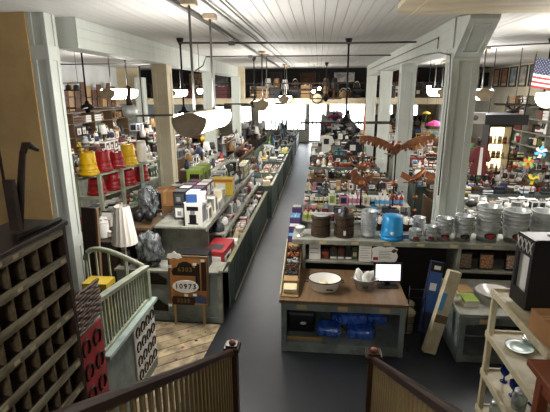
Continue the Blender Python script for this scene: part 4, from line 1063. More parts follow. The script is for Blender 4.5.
def fill(x0, x1, y0, y1, z, ax, rows, kinds, pal, where, group, seed, s=1.0, dens=.9, hmax=9):
    r = random.Random(seed)
    for row in range(rows):
        lo, hi = (x0, x1) if ax == 'x' else (y0, y1)
        d0, d1 = (y0, y1) if ax == 'x' else (x0, x1)
        t = lo
        while t < hi - .04:
            k = r.choice(kinds)
            if k == 'carton': k = r.choice(('carton', 'gift_box', 'packet', 'carton', 'packet'))
            if r.random() < .07 and z < 3: k = 'sign_card'
            w, d, h = (q * s * r.uniform(.82, 1.25) for q in DIM[k])
            h = min(h, hmax)
            if k in ('tin', 'bottle', 'jar', 'mug', 'candle', 'lantern', 'hat', 'bowl', 'jug', 'kettle', 'lamp', 'basket', 'figurine'):
                d = w
            dep = (d1 - d0) / rows
            f = min(1, dep * .96 / d)
            w, d = w * max(f, .6), d * f
            if t + w > hi: break
            n = 1
            a = r.choice(pal); b = r.choice(pal); c = r.choice(('white', 'silver', 'black', 'cream', 'charcoal', 'tan', 'black'))
            if k == 'sign_card': a, b = 'white', r.choice(('black', 'red', 'navy'))
            elif r.random() < .16: a = 'white'
            if r.random() < dens:
                dd = d0 + dep * (row + .5)
                run = 1 + (r.random() < .35 and k in ('carton', 'tin', 'jar', 'bottle', 'candle', 'mug')) * r.choice((1, 2))
                for _ in range(run):
                    if t + w > hi: break
                    p = (t + w / 2, dd, z) if ax == 'x' else (dd, t + w / 2, z)
                    sz = (w, d, h)
                    PRUNE.add(item(k, a, b, c, p, sz, (0 if ax == 'x' else PI / 2) + r.uniform(-.08, .08), where, group).name)
                    t += w * 1.06 + .006
            else:
                t += w * .7
BRIGHT = ['red', 'white', 'blue', 'yellow', 'green', 'black', 'cream', 'orange', 'white', 'charcoal', 'pink', 'silver', 'navy']
DARK = ['black', 'charcoal', 'brown', 'crimson', 'grey', 'navy', 'white', 'tan', 'silver', 'black']
WARM = ['red', 'crimson', 'brown', 'tan', 'charcoal', 'cream', 'black', 'brown', 'green', 'white', 'black', 'grey']
PALE = ['white', 'cream', 'silver', 'grey', 'skyblue', 'white', 'teal', 'charcoal']
APPL = ['white', 'charcoal', 'black', 'silver', 'white', 'purple', 'crimson', 'grey', 'cream', 'white']

# ================================================================== GENERIC TABLES WITH TIERS
def tiered(label, x0, x1, y0, y1, tiers, m, face='-y', cat='table', legs=True):
    """tiers: list of (depth0, depth1, z) along the facing direction, nearest first, in metres from the open side"""
    cx, cy = (x0 + x1) / 2, (y0 + y1) / 2
    t = thing('display_table', label, cat, (cx, cy, 0), group='display tables')
    w, d = (x1 - x0) / 2, (y1 - y0) / 2
    def rect(a, b):
        if face == '-y': return (-w, w, -d + a, -d + b)
        return (w - b, w - a, -d, d)
    for (a, b, z) in tiers:
        r = rect(a, b)
        obj('tier_board', MB().bbox(r[0], r[1], r[2], r[3], z - .03, z, .005), m, t)
    zmin = tiers[0][2]
    for (a, b, z) in tiers[1:]:
        r = rect(a, a + .02)
        obj('riser', MB().box(r[0], r[1], r[2], r[3], zmin, z - .03), m, t)
    r = rect(.04, .06)
    obj('front_panel', MB().box(r[0], r[1], r[2], r[3], .05, zmin - .03), m, t)
    if face == '-y':
        ends = ((-w + .01, -w + .035, -d + .06, d), (w - .035, w - .01, -d + .06, d))
    else:
        ends = ((-w, w - .06, -d + .01, -d + .035), (-w, w - .06, d - .035, d - .01))
    for e in ends:
        obj('end_panel', MB().box(*e, 0, zmin - .03), m, t)
    return t
ORD = ['first', 'second', 'third', 'fourth', 'fifth', 'sixth', 'seventh', 'eighth', 'ninth']
rowsY = [7.95, 9.35, 11.1, 13.0, 15.0, 17.2, 20.9, 24.0, 27.6]
themeA = [(['carton', 'bottle', 'carton', 'jar', 'candle'], ['white', 'pink', 'white', 'skyblue', 'black', 'cream', 'lime', 'charcoal', 'red', 'navy']),
          (['carton', 'book', 'carton', 'figurine'], ['blue', 'navy', 'pink', 'crimson', 'tan', 'black', 'cream', 'black', 'charcoal']),
          (['basket', 'folded_cloth', 'candle', 'jar', 'figurine'], ['crimson', 'brown', 'green', 'black', 'black', 'tan', 'charcoal', 'brown']),
          (['basket', 'jar', 'hat', 'lump', 'lantern'], WARM),
          (['hat', 'lump', 'carton', 'folded_cloth', 'jug'], ['black', 'white', 'crimson', 'charcoal', 'teal', 'brown']),
          (['hang_shirt', 'folded_cloth', 'lump', 'carton'], ['black', 'white', 'black', 'teal', 'crimson', 'grey']),
          (['lump', 'lamp', 'carton', 'hat'], ['black', 'charcoal', 'white', 'brown', 'black']),
          (['carton', 'lump', 'lamp', 'hang_shirt'], ['black', 'white', 'charcoal', 'red']),
          (['hang_shirt', 'carton', 'lamp'], ['black', 'white', 'charcoal', 'magenta'])]
themeB = [(['lump', 'carton', 'folded_cloth', 'bowl'], ['silver', 'white', 'grey', 'charcoal', 'white', 'black', 'grey']),
          (['carton', 'lump', 'folded_cloth'], ['navy', 'blue', 'black', 'white', 'yellow', 'black', 'charcoal', 'brown']),
          (['kettle', 'basket', 'carton', 'lantern', 'jug'], ['black', 'charcoal', 'red', 'brown', 'white', 'green']),
          (['mug', 'bowl', 'jar', 'carton', 'basket'], ['red', 'white', 'cream', 'orange', 'brown', 'skyblue']),
          (['bottle', 'jar', 'tin', 'carton'], WARM), (['figurine', 'lamp', 'basket', 'carton'], WARM),
          (['carton', 'lamp', 'jug'], BRIGHT), (['carton', 'lamp', 'hat'], BRIGHT), (['carton', 'lump'], BRIGHT)]
tm = [M['sage'], M['dkgreen'], M['brownwood'], M['dkgreen'], M['darkwood'], M['sage'], M['darkwood'], M['darkwood'], M['darkwood']]
for i, y in enumerate(rowsY):
    far = i >= 4
    sc = (.95, .95, .95, 1.0, 1.15, 1.4, 1.7, 1.9, 2.0)[i]
    base = (1.12, 1.0, .95, .95, 1.0, 1.1, 1.2, 1.3, 1.4)[i]
    for side, (x0, x1) in enumerate(((-.3, 1.95), (2.95, 7.3))):
        ki, pal = (themeA, themeB)[side][i]
        if i == 0 and side == 0: x1 = 1.9
        if i >= 6 and side == 0: x0, x1 = .1, 2.3
        yy = y + (.25 if side == 0 and i == 0 else 0)
        if i == 0 and side == 1: yy = 8.15
        D = 1.05
        sd = 'by aisle' if side == 0 else 'beyond columns'
        dep = ((0, .34, base), (.34, .68, base + .2), (.68, D, base + .42)) if i else ((0, .5, base + .1), (.5, D, base + .3))
        tiered('stepped display table %s, %s row %s' % (('dark green', 'sage painted', 'brown wooden')[i % 3] if False else ORD[i] + ' from the pails', 'near' if i < 3 else ('middle' if i < 6 else 'far'), sd), x0, x1, yy, yy + D, dep, tm[i], '-y')
        for q, (a, b, z) in enumerate(dep):
            wh = 'on %s step of %s table %s' % (('lower', 'middle', 'upper')[q] if len(dep) == 3 else ('lower', 'upper')[q], ORD[i], sd)
            fill(x0 + .03, x1 - .03, yy + a + .02, yy + b - .01, z + .001, 'x', (3, 2, 2, 2, 1, 1, 1, 1, 1)[i], ki, pal, wh, 'goods on the %s table %s' % (ORD[i], sd), 100 + i * 10 + side * 3 + q, sc, .95, .45 if i < 5 else .75)

# purple cartons at the aisle end of the first table
for k in range(7):
    item('carton', 'purple', 'white' if k % 2 else 'skyblue', 'white', (-.42, 7.55 + k * .26, 0.001), (.2, .2, 1.15 + .1 * (k % 3)), PI / 2, 'standing along the aisle beside first table', 'purple cartons by the aisle')

# ---- left side: appliance gondola goods
G = 'cartons on the appliance gondola'
rn = random.Random(21)
t = thing('coffee_maker_carton', 'white carton with coffee maker picture at the near gondola end', 'carton', (-2.08, 6.93, 1.502), (0, 0, R(-2)))
obj('carton', MB().bbox(-.16, .16, -.13, .13, 0, .40, .004), M['paper'], t)
obj('picture', MB().box(-.1, .1, -.134, -.1302, .27, .34), M['black'], t)
obj('picture', MB().box(-.06, .06, -.134, -.1302, .05, .2), M['black'], t)
obj('picture', MB().box(-.04, .04, -.136, -.1342, .2, .27), cm('grey'), t)
obj('picture', MB().box(-.09, .09, -.134, -.1302, .03, .05), M['black'], t)
obj('black_edge', MB().box(-.161, -.14, -.132, -.1302, 0, .40), M['black'], t)
obj('side_print', MB().box(.1602, .162, -.1, .1, .06, .34), cm('grey'), t)
t = thing('blue_white_carton', 'blue and white carton lying on the coffee maker carton', 'carton', (-2.04, 6.93, 1.904), (0, 0, R(8)))
obj('carton', MB().bbox(-.16, .16, -.1, .1, 0, .16, .004), M['paper'], t)
obj('blue_panel', MB().box(-.161, .02, -.103, -.1002, .0, .15), cm('blue'), t)
obj('side_picture', MB().box(.1602, .1625, -.05, .05, .03, .12), cm('charcoal'), t)
for k in range(4):
    for q in range(2):
        for h in range(2):
            item('carton', ('charcoal', 'black', 'black', 'crimson')[(k + h) % 4], ('charcoal', 'black', 'purple', 'crimson')[(k + q) % 4], 'grey', (-2.42 + q * .24, 7.28 + k * .3, 1.502 + h * .26), (.22, .26, .25), 0, 'in near stack on gondola top', G)
fill(-2.06, -1.88, 7.12, 9.0, 1.502, 'y', 1, ['carton'], ['white', 'silver', 'white', 'cream'], 'along front edge of gondola top', G, 31, 1.4, .9)
t = thing('yellow_appliance_carton', 'large yellow carton with white picture on the gondola top', 'carton', (-2.02, 9.25, 1.502))
obj('carton', MB().bbox(-.3, .16, -.14, .14, 0, .36, .004), cm('yellow'), t); obj('picture', MB().box(-.22, 0, -.143, -.1402, .05, .26), M['paper'], t); obj('side_panel_print', MB().box(.1602, .163, -.1, .1, .06, .3), cm('white'), t); obj('brand_band', MB().box(-.3, .16, -.1425, -.1402, .29, .34), cm('orange'), t)
for k in range(3):
    t = thing('green_appliance_carton', 'lime green and black tall carton on gondola, %s' % ('nearest', 'middle', 'farthest')[k], 'carton', (-2.6 + .0 * k, 8.8 + k * .34, 1.502), group='lime green cartons')
    obj('carton', MB().bbox(-.14, .14, -.14, .14, 0, .62, .004), cm('lime'), t); obj('black_panel', MB().box(-.07, .13, -.143, -.1402, .08, .54), M['black'], t); obj('white_picture', MB().box(-.03, .1, -.146, -.1432, .2, .44), M['paper'], t); obj('side_print', MB().box(.1402, .143, -.1, .1, .1, .5), M['black'], t)
fill(-2.45, -2.2, 8.7, 12.1, 1.502, 'y', 1, ['carton', 'carton', 'kettle'], ['white', 'charcoal', 'lime', 'silver', 'black'], 'in back row of gondola top', G, 33, 1.7, .9)
fill(-2.1, -1.88, 9.6, 12.1, 1.502, 'y', 1, ['carton', 'bottle', 'jug'], ['white', 'charcoal', 'silver', 'black', 'teal', 'cream'], 'far along gondola top edge', G, 34, 1.5, .95)
fill(-2.0, -1.74, 7.58, 12.1, 1.132, 'y', 1, ['carton', 'carton', 'kettle', 'book'], ['white', 'white', 'charcoal', 'crimson', 'silver', 'orange', 'grey'], 'on middle gondola shelf', G, 35, 1.25, .95, .3)
t = thing('red_appliance_carton', 'long red carton with white appliance picture in the gondola bin', 'carton', (-1.74, 7.16, .712), (0, 0, R(-4)))
obj('carton', MB().bbox(-.19, .19, -.36, .36, 0, .34, .004), cm('red'), t); obj('picture', MB().box(.1902, .193, -.3, .1, .04, .24), M['paper'], t); obj('dark_picture', MB().box(.193, .195, -.2, -.02, .06, .2), cm('charcoal'), t); obj('top_print', MB().box(-.12, .12, -.25, .0, .34, .342), cm('charcoal'), t); obj('end_print', MB().box(-.14, .14, -.363, -.3602, .05, .25), M['paper'], t)
t = thing('white_mixer_carton', 'grey and white carton with mixer picture beside the red carton', 'carton', (-1.64, 7.68, .712), (0, 0, R(6)))
obj('carton', MB().bbox(-.14, .14, -.1, .1, 0, .26, .004), M['paper'], t); obj('picture', MB().box(-.09, .09, -.103, -.1002, .05, .2), cm('grey'), t); obj('side_print', MB().box(.1402, .143, -.07, .07, .05, .2), cm('charcoal'), t)
fill(-1.95, -1.55, 7.9, 9.4, .712, 'y', 2, ['carton', 'book', 'carton'], ['white', 'cream', 'red', 'grey', 'tan'], 'in near gondola bin', G, 36, 1.5, .9, .26)
fill(-1.95, -1.55, 9.4, 12.1, .712, 'y', 2, ['carton', 'lump', 'folded_cloth', 'bowl'], ['white', 'cream', 'tan', 'silver', 'white', 'brown'], 'in far gondola bin', G, 37, 1.4, .9, .3)
# things on the end counter behind the sign board
for k, (nm, lab, c, x, y, sz) in enumerate((('toaster_carton', 'dark carton with oven picture on the end counter', 'black', -2.0, 6.52, (.5, .3, .26)),)):
    t = thing(nm, lab, 'carton', (x, y, .902)); obj('carton', MB().bbox(-sz[0] / 2, sz[0] / 2, -sz[1] / 2, sz[1] / 2, 0, sz[2], .004), cm(c), t)
    obj('oven_window', MB().box(-.18, .1, -.153, -.1502, .07, .2), M['brownwood'], t); obj('handle_bar', MB().box(-.16, .08, -.16, -.1532, .19, .205), M['galv'], t)
fill(-3.25, -2.98, 6.34, 6.6, .902, 'x', 1, ['lump', 'carton', 'bowl'], ['white', 'silver', 'charcoal', 'white', 'brown'], 'on the end counter', 'goods on the end counter', 41, 1.2, .95, .25)

# plastic-wrapped chairs, shade and table behind
for k, (x, y, z, lab, rz) in enumerate(((-2.75, 6.47, .902, 'plastic-wrapped folded chair standing on the end counter', .3), (-3.08, 7.4, 1.458, 'plastic-wrapped chair lying on the brown table', -.7))):
    t = thing('wrapped_chair', lab, 'chair', (x, y, z), (0, 0, rz), 'plastic-wrapped chairs')
    obj('seat', MB().bbox(-.18, .18, -.16, .16, .1, .14, .01), M['iron'], t)
    obj('backrest', MB().bbox(-.18, .18, .13, .16, .16, .46, .01), M['iron'], t)
    for sx in (-1, 1):
        for sy in (-1, 1):
            obj('leg', MB().tube([(sx * .16, sy * .13, .1), (sx * .17, sy * .15, 0.003)], .012), M['galv'], t)
    obj('plastic_wrap', MB().lump((0, 0, .3), (.40, .36, .6), k + 2, .42, 4, 0, 2.6, True), M['clearbag'], t)
t = thing('standing_lampshade', 'white pleated lampshade on a slim pole', 'lamp', (-2.98, 6.1, .0))
n = 30
prof = [(.10, 0), (.17, .55)]
vs = []
for q, (r_, z) in enumerate(((.19, 1.42), (.11, 2.02))):
    for k in range(n):
        rr_ = r_ * (1 + .05 * (k % 2)); vs.append((rr_ * math.cos(2 * PI * k / n), rr_ * math.sin(2 * PI * k / n), z))
obj('shade', MB().add(vs, [(k, (k + 1) % n, n + (k + 1) % n, n + k) for k in range(n)]), mat('white pleated cloth', 'e3dcd4', .8, 0, amt=.1), t)
obj('pole', MB().tube([(0, 0, .02), (0, 0, 1.9)], .012), M['galv'], t)
obj('foot', MB().lathe([(0, .0), (.14, 0), (.13, .02), (.02, .04), (0, .04)], 16), M['galv'], t)
obj('harp', MB().tube([(.03 * math.cos(a), 0, 1.98 + .1 * math.sin(a)) for a in [PI * q / 8 for q in range(9)]], .005), M['galv'], t)
for k in range(3):
    o = obj('boot_bundle', MB().lump((0, 0, 0), (.18, .2, .22), k + 3, .4, 2, 0, 3), M['black'], None, (-3.3 + k * .19, 6.98, 1.57 + .02 * k)); tag(o, 'black bundle of rubber boots beside the lampshade, %s' % ('left', 'middle', 'right')[k], 'boots', 'black bundles beside the lampshade')
t = thing('brown_table', 'brown wooden table with a cardboard box behind the gondola', 'table', (0, 0, 0))
obj('top', MB().bbox(-3.45, -2.84, 6.78, 10.2, 1.40, 1.455, .006), M['brownwood'], t)
for x in (-3.42, -2.95):
    for y in (6.82, 10.1):
        obj('leg', MB().bbox(x, x + .07, y, y + .07, 0, 1.4, .005), M['brownwood'], t)
obj('apron', MB().bbox(-2.91, -2.89, 6.8, 10.1, 1.28, 1.4, .003), M['brownwood'], t)
obj('apron', MB().bbox(-3.35, -2.95, 6.83, 6.85, 1.28, 1.4, .003), M['brownwood'], t)
t = thing('cardboard_box', 'brown cardboard box on the brown table behind the gondola', 'box', (-3.1, 8.35, 1.457), (0, 0, R(8)))
obj('carton', MB().bbox(-.19, .19, -.15, .15, 0, .3, .004), M['card'], t); obj('tape', MB().box(-.03, .03, -.152, .152, .05, .3022), mat('packing tape', 'b98f5e', .3), t); obj('flap', MB().box(-.19, .19, .15, .155, .2, .34), M['card'], t)
o = obj('teal_cloth', MB().lump((0, 0, .1), (.36, .3, .2), 8, .6, 3, 0, 3), mat('teal grey cloth', '7fa8a0', .8), None, (-3.05, 8.85, 1.457)); tag(o, 'crumpled pale teal cloth beside the cardboard box', 'cloth')
fill(-3.42, -2.9, 9.2, 10.1, 1.457, 'y', 2, ['hat', 'carton', 'bowl'], ['black', 'charcoal', 'teal', 'white'], 'on far end of brown table', 'goods on the brown table', 43, 1.3, .9)
fill(-3.42, -3.28, 7.6, 9.1, 1.457, 'y', 1, ['carton', 'bowl', 'lump'], ['red', 'tan', 'white', 'charcoal'], 'on left side of brown table', 'goods on the brown table', 44, 1.2, .8)

# yellow and red buckets rack
t = thing('bucket_rack', 'weathered wooden rack holding yellow and red buckets', 'rack', (0, 0, 0))
ax, ay = (-4.6, 8.1), (-4.12, 10.15)
def rk(s): return (ax[0] + (ay[0] - ax[0]) * s, ax[1] + (ay[1] - ax[1]) * s)
for s_ in (0, .33, .66, 1):
    for off in (-.235, .235):
        px_, py_ = rk(s_); obj('post', MB().bbox(px_ + off - .035, px_ + off + .035, py_ - .035, py_ + .035, 0, 2.12, .004), M['gate'], t)
for z in (2.1, 1.66, 1.2):
    bd = MB()
    a0, a1 = rk(-.03), rk(1.03)
    vs = [(a0[0] - .2, a0[1], z - .035), (a0[0] + .2, a0[1], z - .035), (a1[0] + .2, a1[1], z - .035), (a1[0] - .2, a1[1], z - .035)]
    vs += [(x_, y_, z) for x_, y_, _ in vs]
    obj('rack_shelf', bd.add(vs, [(3, 2, 1, 0), (4, 5, 6, 7), (0, 1, 5, 4), (1, 2, 6, 5), (2, 3, 7, 6), (3, 0, 4, 7)]), M['gate'], t)
def pbucket(x, y, z, m, h, lab, inv=True):
    t = thing('plastic_bucket', lab, 'bucket', (x, y, z), group='plastic buckets on the weathered rack')
    pf = [(0, 0), (.2, 0), (.205, .05), (.195, .05), (.18, .12), (.185, .13), (.175, .14), (.165, .22), (.17, .23), (.16, .24), (.15, h - .02), (.14, h), (0, h)]
    obj('bucket_body', MB().lathe(pf, 20), m, t)
    obj('bail', MB().tube([(.2 * math.cos(a), -.02 - .16 * math.sin(a), .05 + .03 * math.sin(a)) for a in [PI * q / 10 for q in range(11)]], .005), M['steel'], t)
    for q in range(3):
        obj('base_lug', MB().bbox(-.03, .03, -.02, .02, h - .01, h + .035, .008, mtx=Matrix.Rotation(q * 2.1, 4, 'Z') @ Matrix.Translation((.1, 0, 0))), m, t)
for k, (s_, mm, h, lab) in enumerate(((.02, 'yellowplastic', .45, 'yellow ribbed bucket upside down at the near end of the rack'), (.22, 'redplastic', .42, 'red bucket next to the near yellow bucket'), (.42, 'redplastic', .34, 'low red bucket in the middle of the rack'), (.62, 'yellowplastic', .46, 'yellow bucket at the far end of the rack'))):
    p = rk(s_); pbucket(p[0], p[1], 2.102, M[mm], h, lab)
p = rk(.86); t = thing('white_canister', 'tall white canister at the far end of the bucket rack', 'canister', (p[0], p[1], 2.102)); obj('body', MB().lathe([(0, 0), (.11, 0), (.115, .02), (.115, .42), (.1, .46)], 16), M['enamel'], t); obj('lid', MB().lathe([(.102, .455), (.108, .47), (.1, .5), (0, .51)], 16), M['enamel'], t)
for k in range(4):
    p = rk(.1 + k * .24); pbucket(p[0], p[1], 1.662, M['redplastic'], .34, 'red bucket on the lower shelf of the rack, %s' % ('nearest', 'second', 'third', 'farthest')[k])
r_ = random.Random(9)
for k in range(9):
    p = rk(.04 + k * .115); item(r_.choice(['lump', 'carton', 'bowl']), r_.choice(['white', 'green', 'silver', 'red']), r_.choice(['white', 'black', 'tan']), 'white', (p[0], p[1], 1.202), (.24, .24, .24), r_.random(), 'on bottom shelf of the bucket rack', 'goods on the bucket rack')
# low counter with canisters near the left column
tiered('dark low counter with white canisters beside the left column', -4.75, -3.5, 6.7, 7.7, ((0, .5, 1.2), (.5, 1.0, 1.25)), M['darkwood'], '-y', 'counter')
for k, (x, y) in enumerate(((-4.0, 6.9), (-3.78, 6.95), (-3.9, 7.15))):
    t = thing('white_canister', 'white canister with grey lid on the dark low counter, %s' % ('left', 'right', 'back')[k], 'canister', (x, y, 1.202), group='white canisters on the low counter')
    obj('body', MB().lathe([(0, 0), (.1, 0), (.105, .02), (.105, .25), (.095, .27)], 16), M['enamel'], t); obj('lid', MB().lathe([(.098, .265), (.105, .275), (.1, .3), (.02, .305), (.02, .33), (0, .33)], 16), cm('white'), t)
fill(-3.72, -3.52, 6.75, 7.15, 1.202, 'x', 1, ['jar'], ['white', 'tan'], 'beside the canisters', 'goods on the low counter', 45, 1)
fill(-4.7, -4.2, 6.75, 7.15, 1.202, 'x', 2, ['lump', 'jar', 'carton'], ['tan', 'white', 'brown', 'charcoal'], 'on the dark low counter', 'goods on the low counter', 46, 1.1)
fill(-4.7, -3.55, 7.25, 7.65, 1.252, 'x', 1, ['lantern', 'carton', 'jug', 'lump'], ['black', 'tan', 'white', 'red', 'pink'], 'at the back of the dark low counter', 'goods on the low counter', 47, 1.2)

# ---- green bins and tables down the left of the aisle
binsY = [(12.5, 14.4), (14.7, 16.8), (17.2, 19.2), (19.6, 22.0), (22.6, 25.5), (26.2, 30)]
for i, (a, b) in enumerate(binsY):
    t = thing('green_bin', 'dark green aisle bin of goods, %s down the left of the aisle' % ORD[i], 'bin', (0, 0, 0), group='dark green bins along the aisle')
    x1 = -1.36
    obj('aisle_panel', MB().bbox(x1 - .03, x1, a, b, 0, .98, .004), M['dkgreen'], t)
    obj('end_panel', MB().bbox(-2.6, x1 - .03, a, a + .03, 0, .98, .004), M['dkgreen'], t)
    obj('end_panel', MB().bbox(-2.6, x1 - .03, b - .03, b, 0, .98, .004), M['dkgreen'], t)
    obj('cap_rail', MB().bbox(x1 - .05, x1 + .02, a, b, .98, 1.01, .004), M['sage'], t)
    obj('floor_board', MB().box(-2.6, x1 - .03, a + .03, b - .03, .72, .75), M['dkgreen'], t)
    obj('kick_strip', MB().box(x1, x1 + .012, a, b, 0, .05), M['whitewood'], t)
    obj('raised_back', MB().box(-2.63, -2.6, a, b, 0, 1.35), M['dkgreen'], t)
    kk = (['carton', 'lump', 'folded_cloth', 'basket'], ['basket', 'carton', 'lump'], ['carton', 'folded_cloth', 'jar'], ['carton', 'tin', 'lump'], ['carton', 'lump'], ['carton', 'lamp'])[i]
    pl = (['white', 'cream', 'silver', 'tan'], ['brown', 'tan', 'copper', 'white'], ['white', 'yellow', 'cream', 'charcoal'], ['yellow', 'white', 'black', 'lime'], PALE, PALE)[i]
    fill(-2.05, -1.42, a + .06, b - .06, .752, 'y', 2, kk, pl, 'in the %s green aisle bin' % ORD[i], 'goods in the green aisle bins', 200 + i, 1.3 + .12 * i, .95, .4)
    fill(-2.58, -2.1, a + .06, b - .06, .752, 'y', 2, kk + ['carton', 'jug', 'lantern'], pl + ['black', 'grey', 'blue', 'white'], 'at the back of %s green bin' % ORD[i], 'goods in the green aisle bins', 220 + i, 1.9 + .2 * i, .95, .6 + .08 * i)

# ---- rows farther left
def leftrow(x0, x1, ys, label, th, seed, base=1.1, sc=1.4):
    sc -= .35
    for i, (a, b) in enumerate(ys):
        w = x1 - x0
        bz = base + .16 * i
        dep = ((0, w / 3, bz), (w / 3, 2 * w / 3, bz + .25), (2 * w / 3, w, bz + .5))
        tiered('stepped table %s, %s from the front' % (label, ORD[i]), x0, x1, a, b, dep, (M['sage'], M['brownwood'], M['darkwood'])[i % 3], '+x')
        for q, (d0, d1, z) in enumerate(dep):
            ki, pal = th[(i + q) % len(th)]
            fill(x1 - d1 + .01, x1 - d0 - .01, a + .04, b - .04, z + .001, 'y', 1, ki, pal, 'on %s step, %s table %s' % (('low', 'mid', 'top')[q], ORD[i], label), 'goods on the tables ' + label, seed + i * 5 + q, sc + .2 * i, .93, .5 + .12 * i)
thL = [(['kettle', 'jar', 'carton', 'lantern'], ['crimson', 'charcoal', 'white', 'black', 'silver', 'grey', 'brown']), (['mug', 'bowl', 'jug', 'carton'], ['red', 'white', 'navy', 'crimson', 'grey', 'black', 'charcoal']), (['lantern', 'lamp', 'carton', 'jug'], ['black', 'white', 'grey', 'tan', 'navy']),
       (['jar', 'tin', 'carton', 'bottle'], ['white', 'crimson', 'charcoal', 'green', 'brown']), (['carton', 'lump', 'basket'], ['navy', 'grey', 'yellow', 'white', 'tan'])]
leftrow(-3.75, -2.85, [(11.3, 14.9), (16.0, 19.2), (20.6, 24)], 'behind green bins', thL, 300, 1.15, 1.5)
leftrow(-5.9, -4.9, [(11.6, 14.4), (14.9, 17.9), (18.5, 22)], 'in left bay', [thL[i] for i in (3, 0, 4, 1)], 340, 1.2, 1.6)
leftrow(-7.9, -6.9, [(9.5, 13.0), (13.5, 17.0), (17.5, 21)], 'near left wall', [thL[i] for i in (2, 1, 3)], 380, 1.3, 1.7)

# ---- wall shelving, both sides
def wallshelf(x0, x1, a, b, levels, label, th, seed, sc, face):
    t = thing('wall_shelving', label, 'shelf', (0, 0, 0))
    for z in levels:
        obj('shelf_board', MB().bbox(x0, x1, a, b, z - .03, z, .004), M['sage'] if face < 0 else M['brownwood'], t)
    n = 6
    for k in range(n + 1):
        y = a + (b - a) * k / n
        obj('upright', MB().bbox(x0, x1, y - .02, y + .02, 0, levels[-1] + .35, .004), M['sage'] if face < 0 else M['brownwood'], t)
    for q, z in enumerate(levels):
        ki, pal = th[q % len(th)]
        for k in range(n):
            fill(x0 + .05, x1 - .02, a + (b - a) * k / n + .05, a + (b - a) * (k + 1) / n - .05, z + .001, 'y', 1, ki, pal, 'on %s level, bay %s, %s wall' % (('bottom', 'second', 'third', 'fourth', 'top')[q], ('one', 'two', 'three', 'four', 'five', 'six')[k], 'left' if face > 0 else 'right'), 'goods on the %s wall shelving' % ('left' if face > 0 else 'right'), seed + q * 10 + k, sc, .9, .36 if face < 0 or q < 3 else .27)
wallshelf(7.85, 8.38, 8.6, 19.6, [1.2, 1.7, 2.2, 2.7, 3.15], 'long grey shelving along the right wall full of goods', [(['jar', 'bottle', 'packet'], WARM), (['carton', 'basket'], WARM), (['bottle', 'carton', 'jar'], ['crimson', 'brown', 'white', 'black']), (['carton', 'crate'], DARK), (['crate', 'basket', 'jug'], DARK)], 500, 1.7, -1)
wallshelf(-9.38, -8.85, 10.5, 19.6, [1.0, 1.55, 2.1, 2.6], 'long brown shelving along the left wall', [(['carton', 'jar', 'lantern'], DARK), (['carton', 'lump'], ['white', 'red', 'tan', 'yellow']), (['carton', 'lamp', 'jug'], WARM), (['crate', 'carton'], ['brown', 'tan', 'brown', 'black'])], 600, 2.0, 1)

# ================================================================== DISTINCT THINGS FARTHER IN
# copper weathervanes on black poles
def vane_pole(t, h, balls):
    obj('pole', MB().tube([(0, 0, 0), (0, 0, h)], .016, 8), M['iron'], t)
    obj('base_plate', MB().lathe([(0, 0), (.11, 0), (.1, .02), (.03, .03), (0, .03)], 14), M['iron'], t)
    for z, r_ in balls:
        obj('copper_ball', MB().lathe([(r_ * math.sin(PI * k / 8), z - r_ * math.cos(PI * k / 8)) for k in range(9)], 14), M['copper'], t)
def eagle(x, y, z0, label, sc, rz, h):
    t = thing('eagle_weathervane', label, 'weathervane', (x, y, z0), (0, 0, rz), 'copper weathervanes')
    vane_pole(t, h, ((h * .45, .06 * sc), (h * .22, .05 * sc)))
    obj('body', MB().tube([(0, .22 * sc, h - .06), (0, .1 * sc, h), (0, -.06 * sc, h + .1 * sc), (0, -.14 * sc, h + .18 * sc), (0, -.19 * sc, h + .2 * sc)], [.03 * sc, .075 * sc, .08 * sc, .05 * sc, .035 * sc], 10), M['copper'], t)
    obj('beak', MB().tube([(0, -.19 * sc, h + .2 * sc), (0, -.25 * sc, h + .17 * sc)], [.022 * sc, .004], 6), M['galv'], t)
    for s in (-1, 1):
        up_ = [(.03, .0), (.05, .1), (.2, .2), (.38, .27), (.55, .30), (.74, .29), (.66, .23), (.52, .19), (.34, .13), (.18, .06)]
        wing = obj('wing', MB().prism([(s * u * sc, h + (w + .02) * sc) for u, w in up_], 'y', -.03 * sc, -.005 * sc), M['copper'], t)
        for k in range(8):
            u = .14 + k * .075
            obj('feather', MB().prism([(s * (u - .03) * sc, h + (.05 + .33 * u) * sc), (s * (u + .035) * sc, h + (.07 + .33 * u) * sc), (s * (u + .055) * sc, h + (-.0 + .33 * u) * sc), (s * (u + .02) * sc, h + (-.03 + .33 * u) * sc)], 'y', (-.04 - .002 * k) * sc, (-.03 - .002 * k) * sc), M['copper'], wing)
    obj('tail', MB().prism([(-.03 * sc, .2 * sc), (.03 * sc, .2 * sc), (.11 * sc, .4 * sc), (-.11 * sc, .4 * sc)], 'z', h - .085, h - .07), M['copper'], t)
eagle(1.52, 8.62, 1.425, 'large copper eagle weathervane with spread wings on a black pole', 1.05, R(8), 1.12)
t = thing('spire_weathervane', 'tall copper spire weathervane with a ball and scrolls', 'weathervane', (.88, 8.62, 1.425), (0, 0, 0), 'copper weathervanes')
vane_pole(t, 1.3, ((.48, .085), (.85, .07), (1.05, .05)))
obj('spire', MB().lathe([(.05, 1.28), (.03, 1.34), (.055, 1.4), (.02, 1.46), (.028, 1.6), (.006, 2.12), (0, 2.13)], 12), M['copper'], t)
for s in (-1, 1):
    obj('scroll', MB().tube([(0, 0, .78), (s * .12, 0, .82), (s * .22, 0, .9), (s * .26, 0, 1.0), (s * .18, 0, 1.04), (s * .14, 0, .96)], .014, 6), M['copper'], t)
obj('rooster_plate', MB().prism([(-.22, .5), (-.1, .46), (.08, .48), (.2, .58), (.24, .7), (.15, .66), (.06, .62), (-.06, .66), (-.12, .78), (-.2, .76), (-.24, .68), (-.18, .62)], 'y', -.018, .018), M['copper'], t)
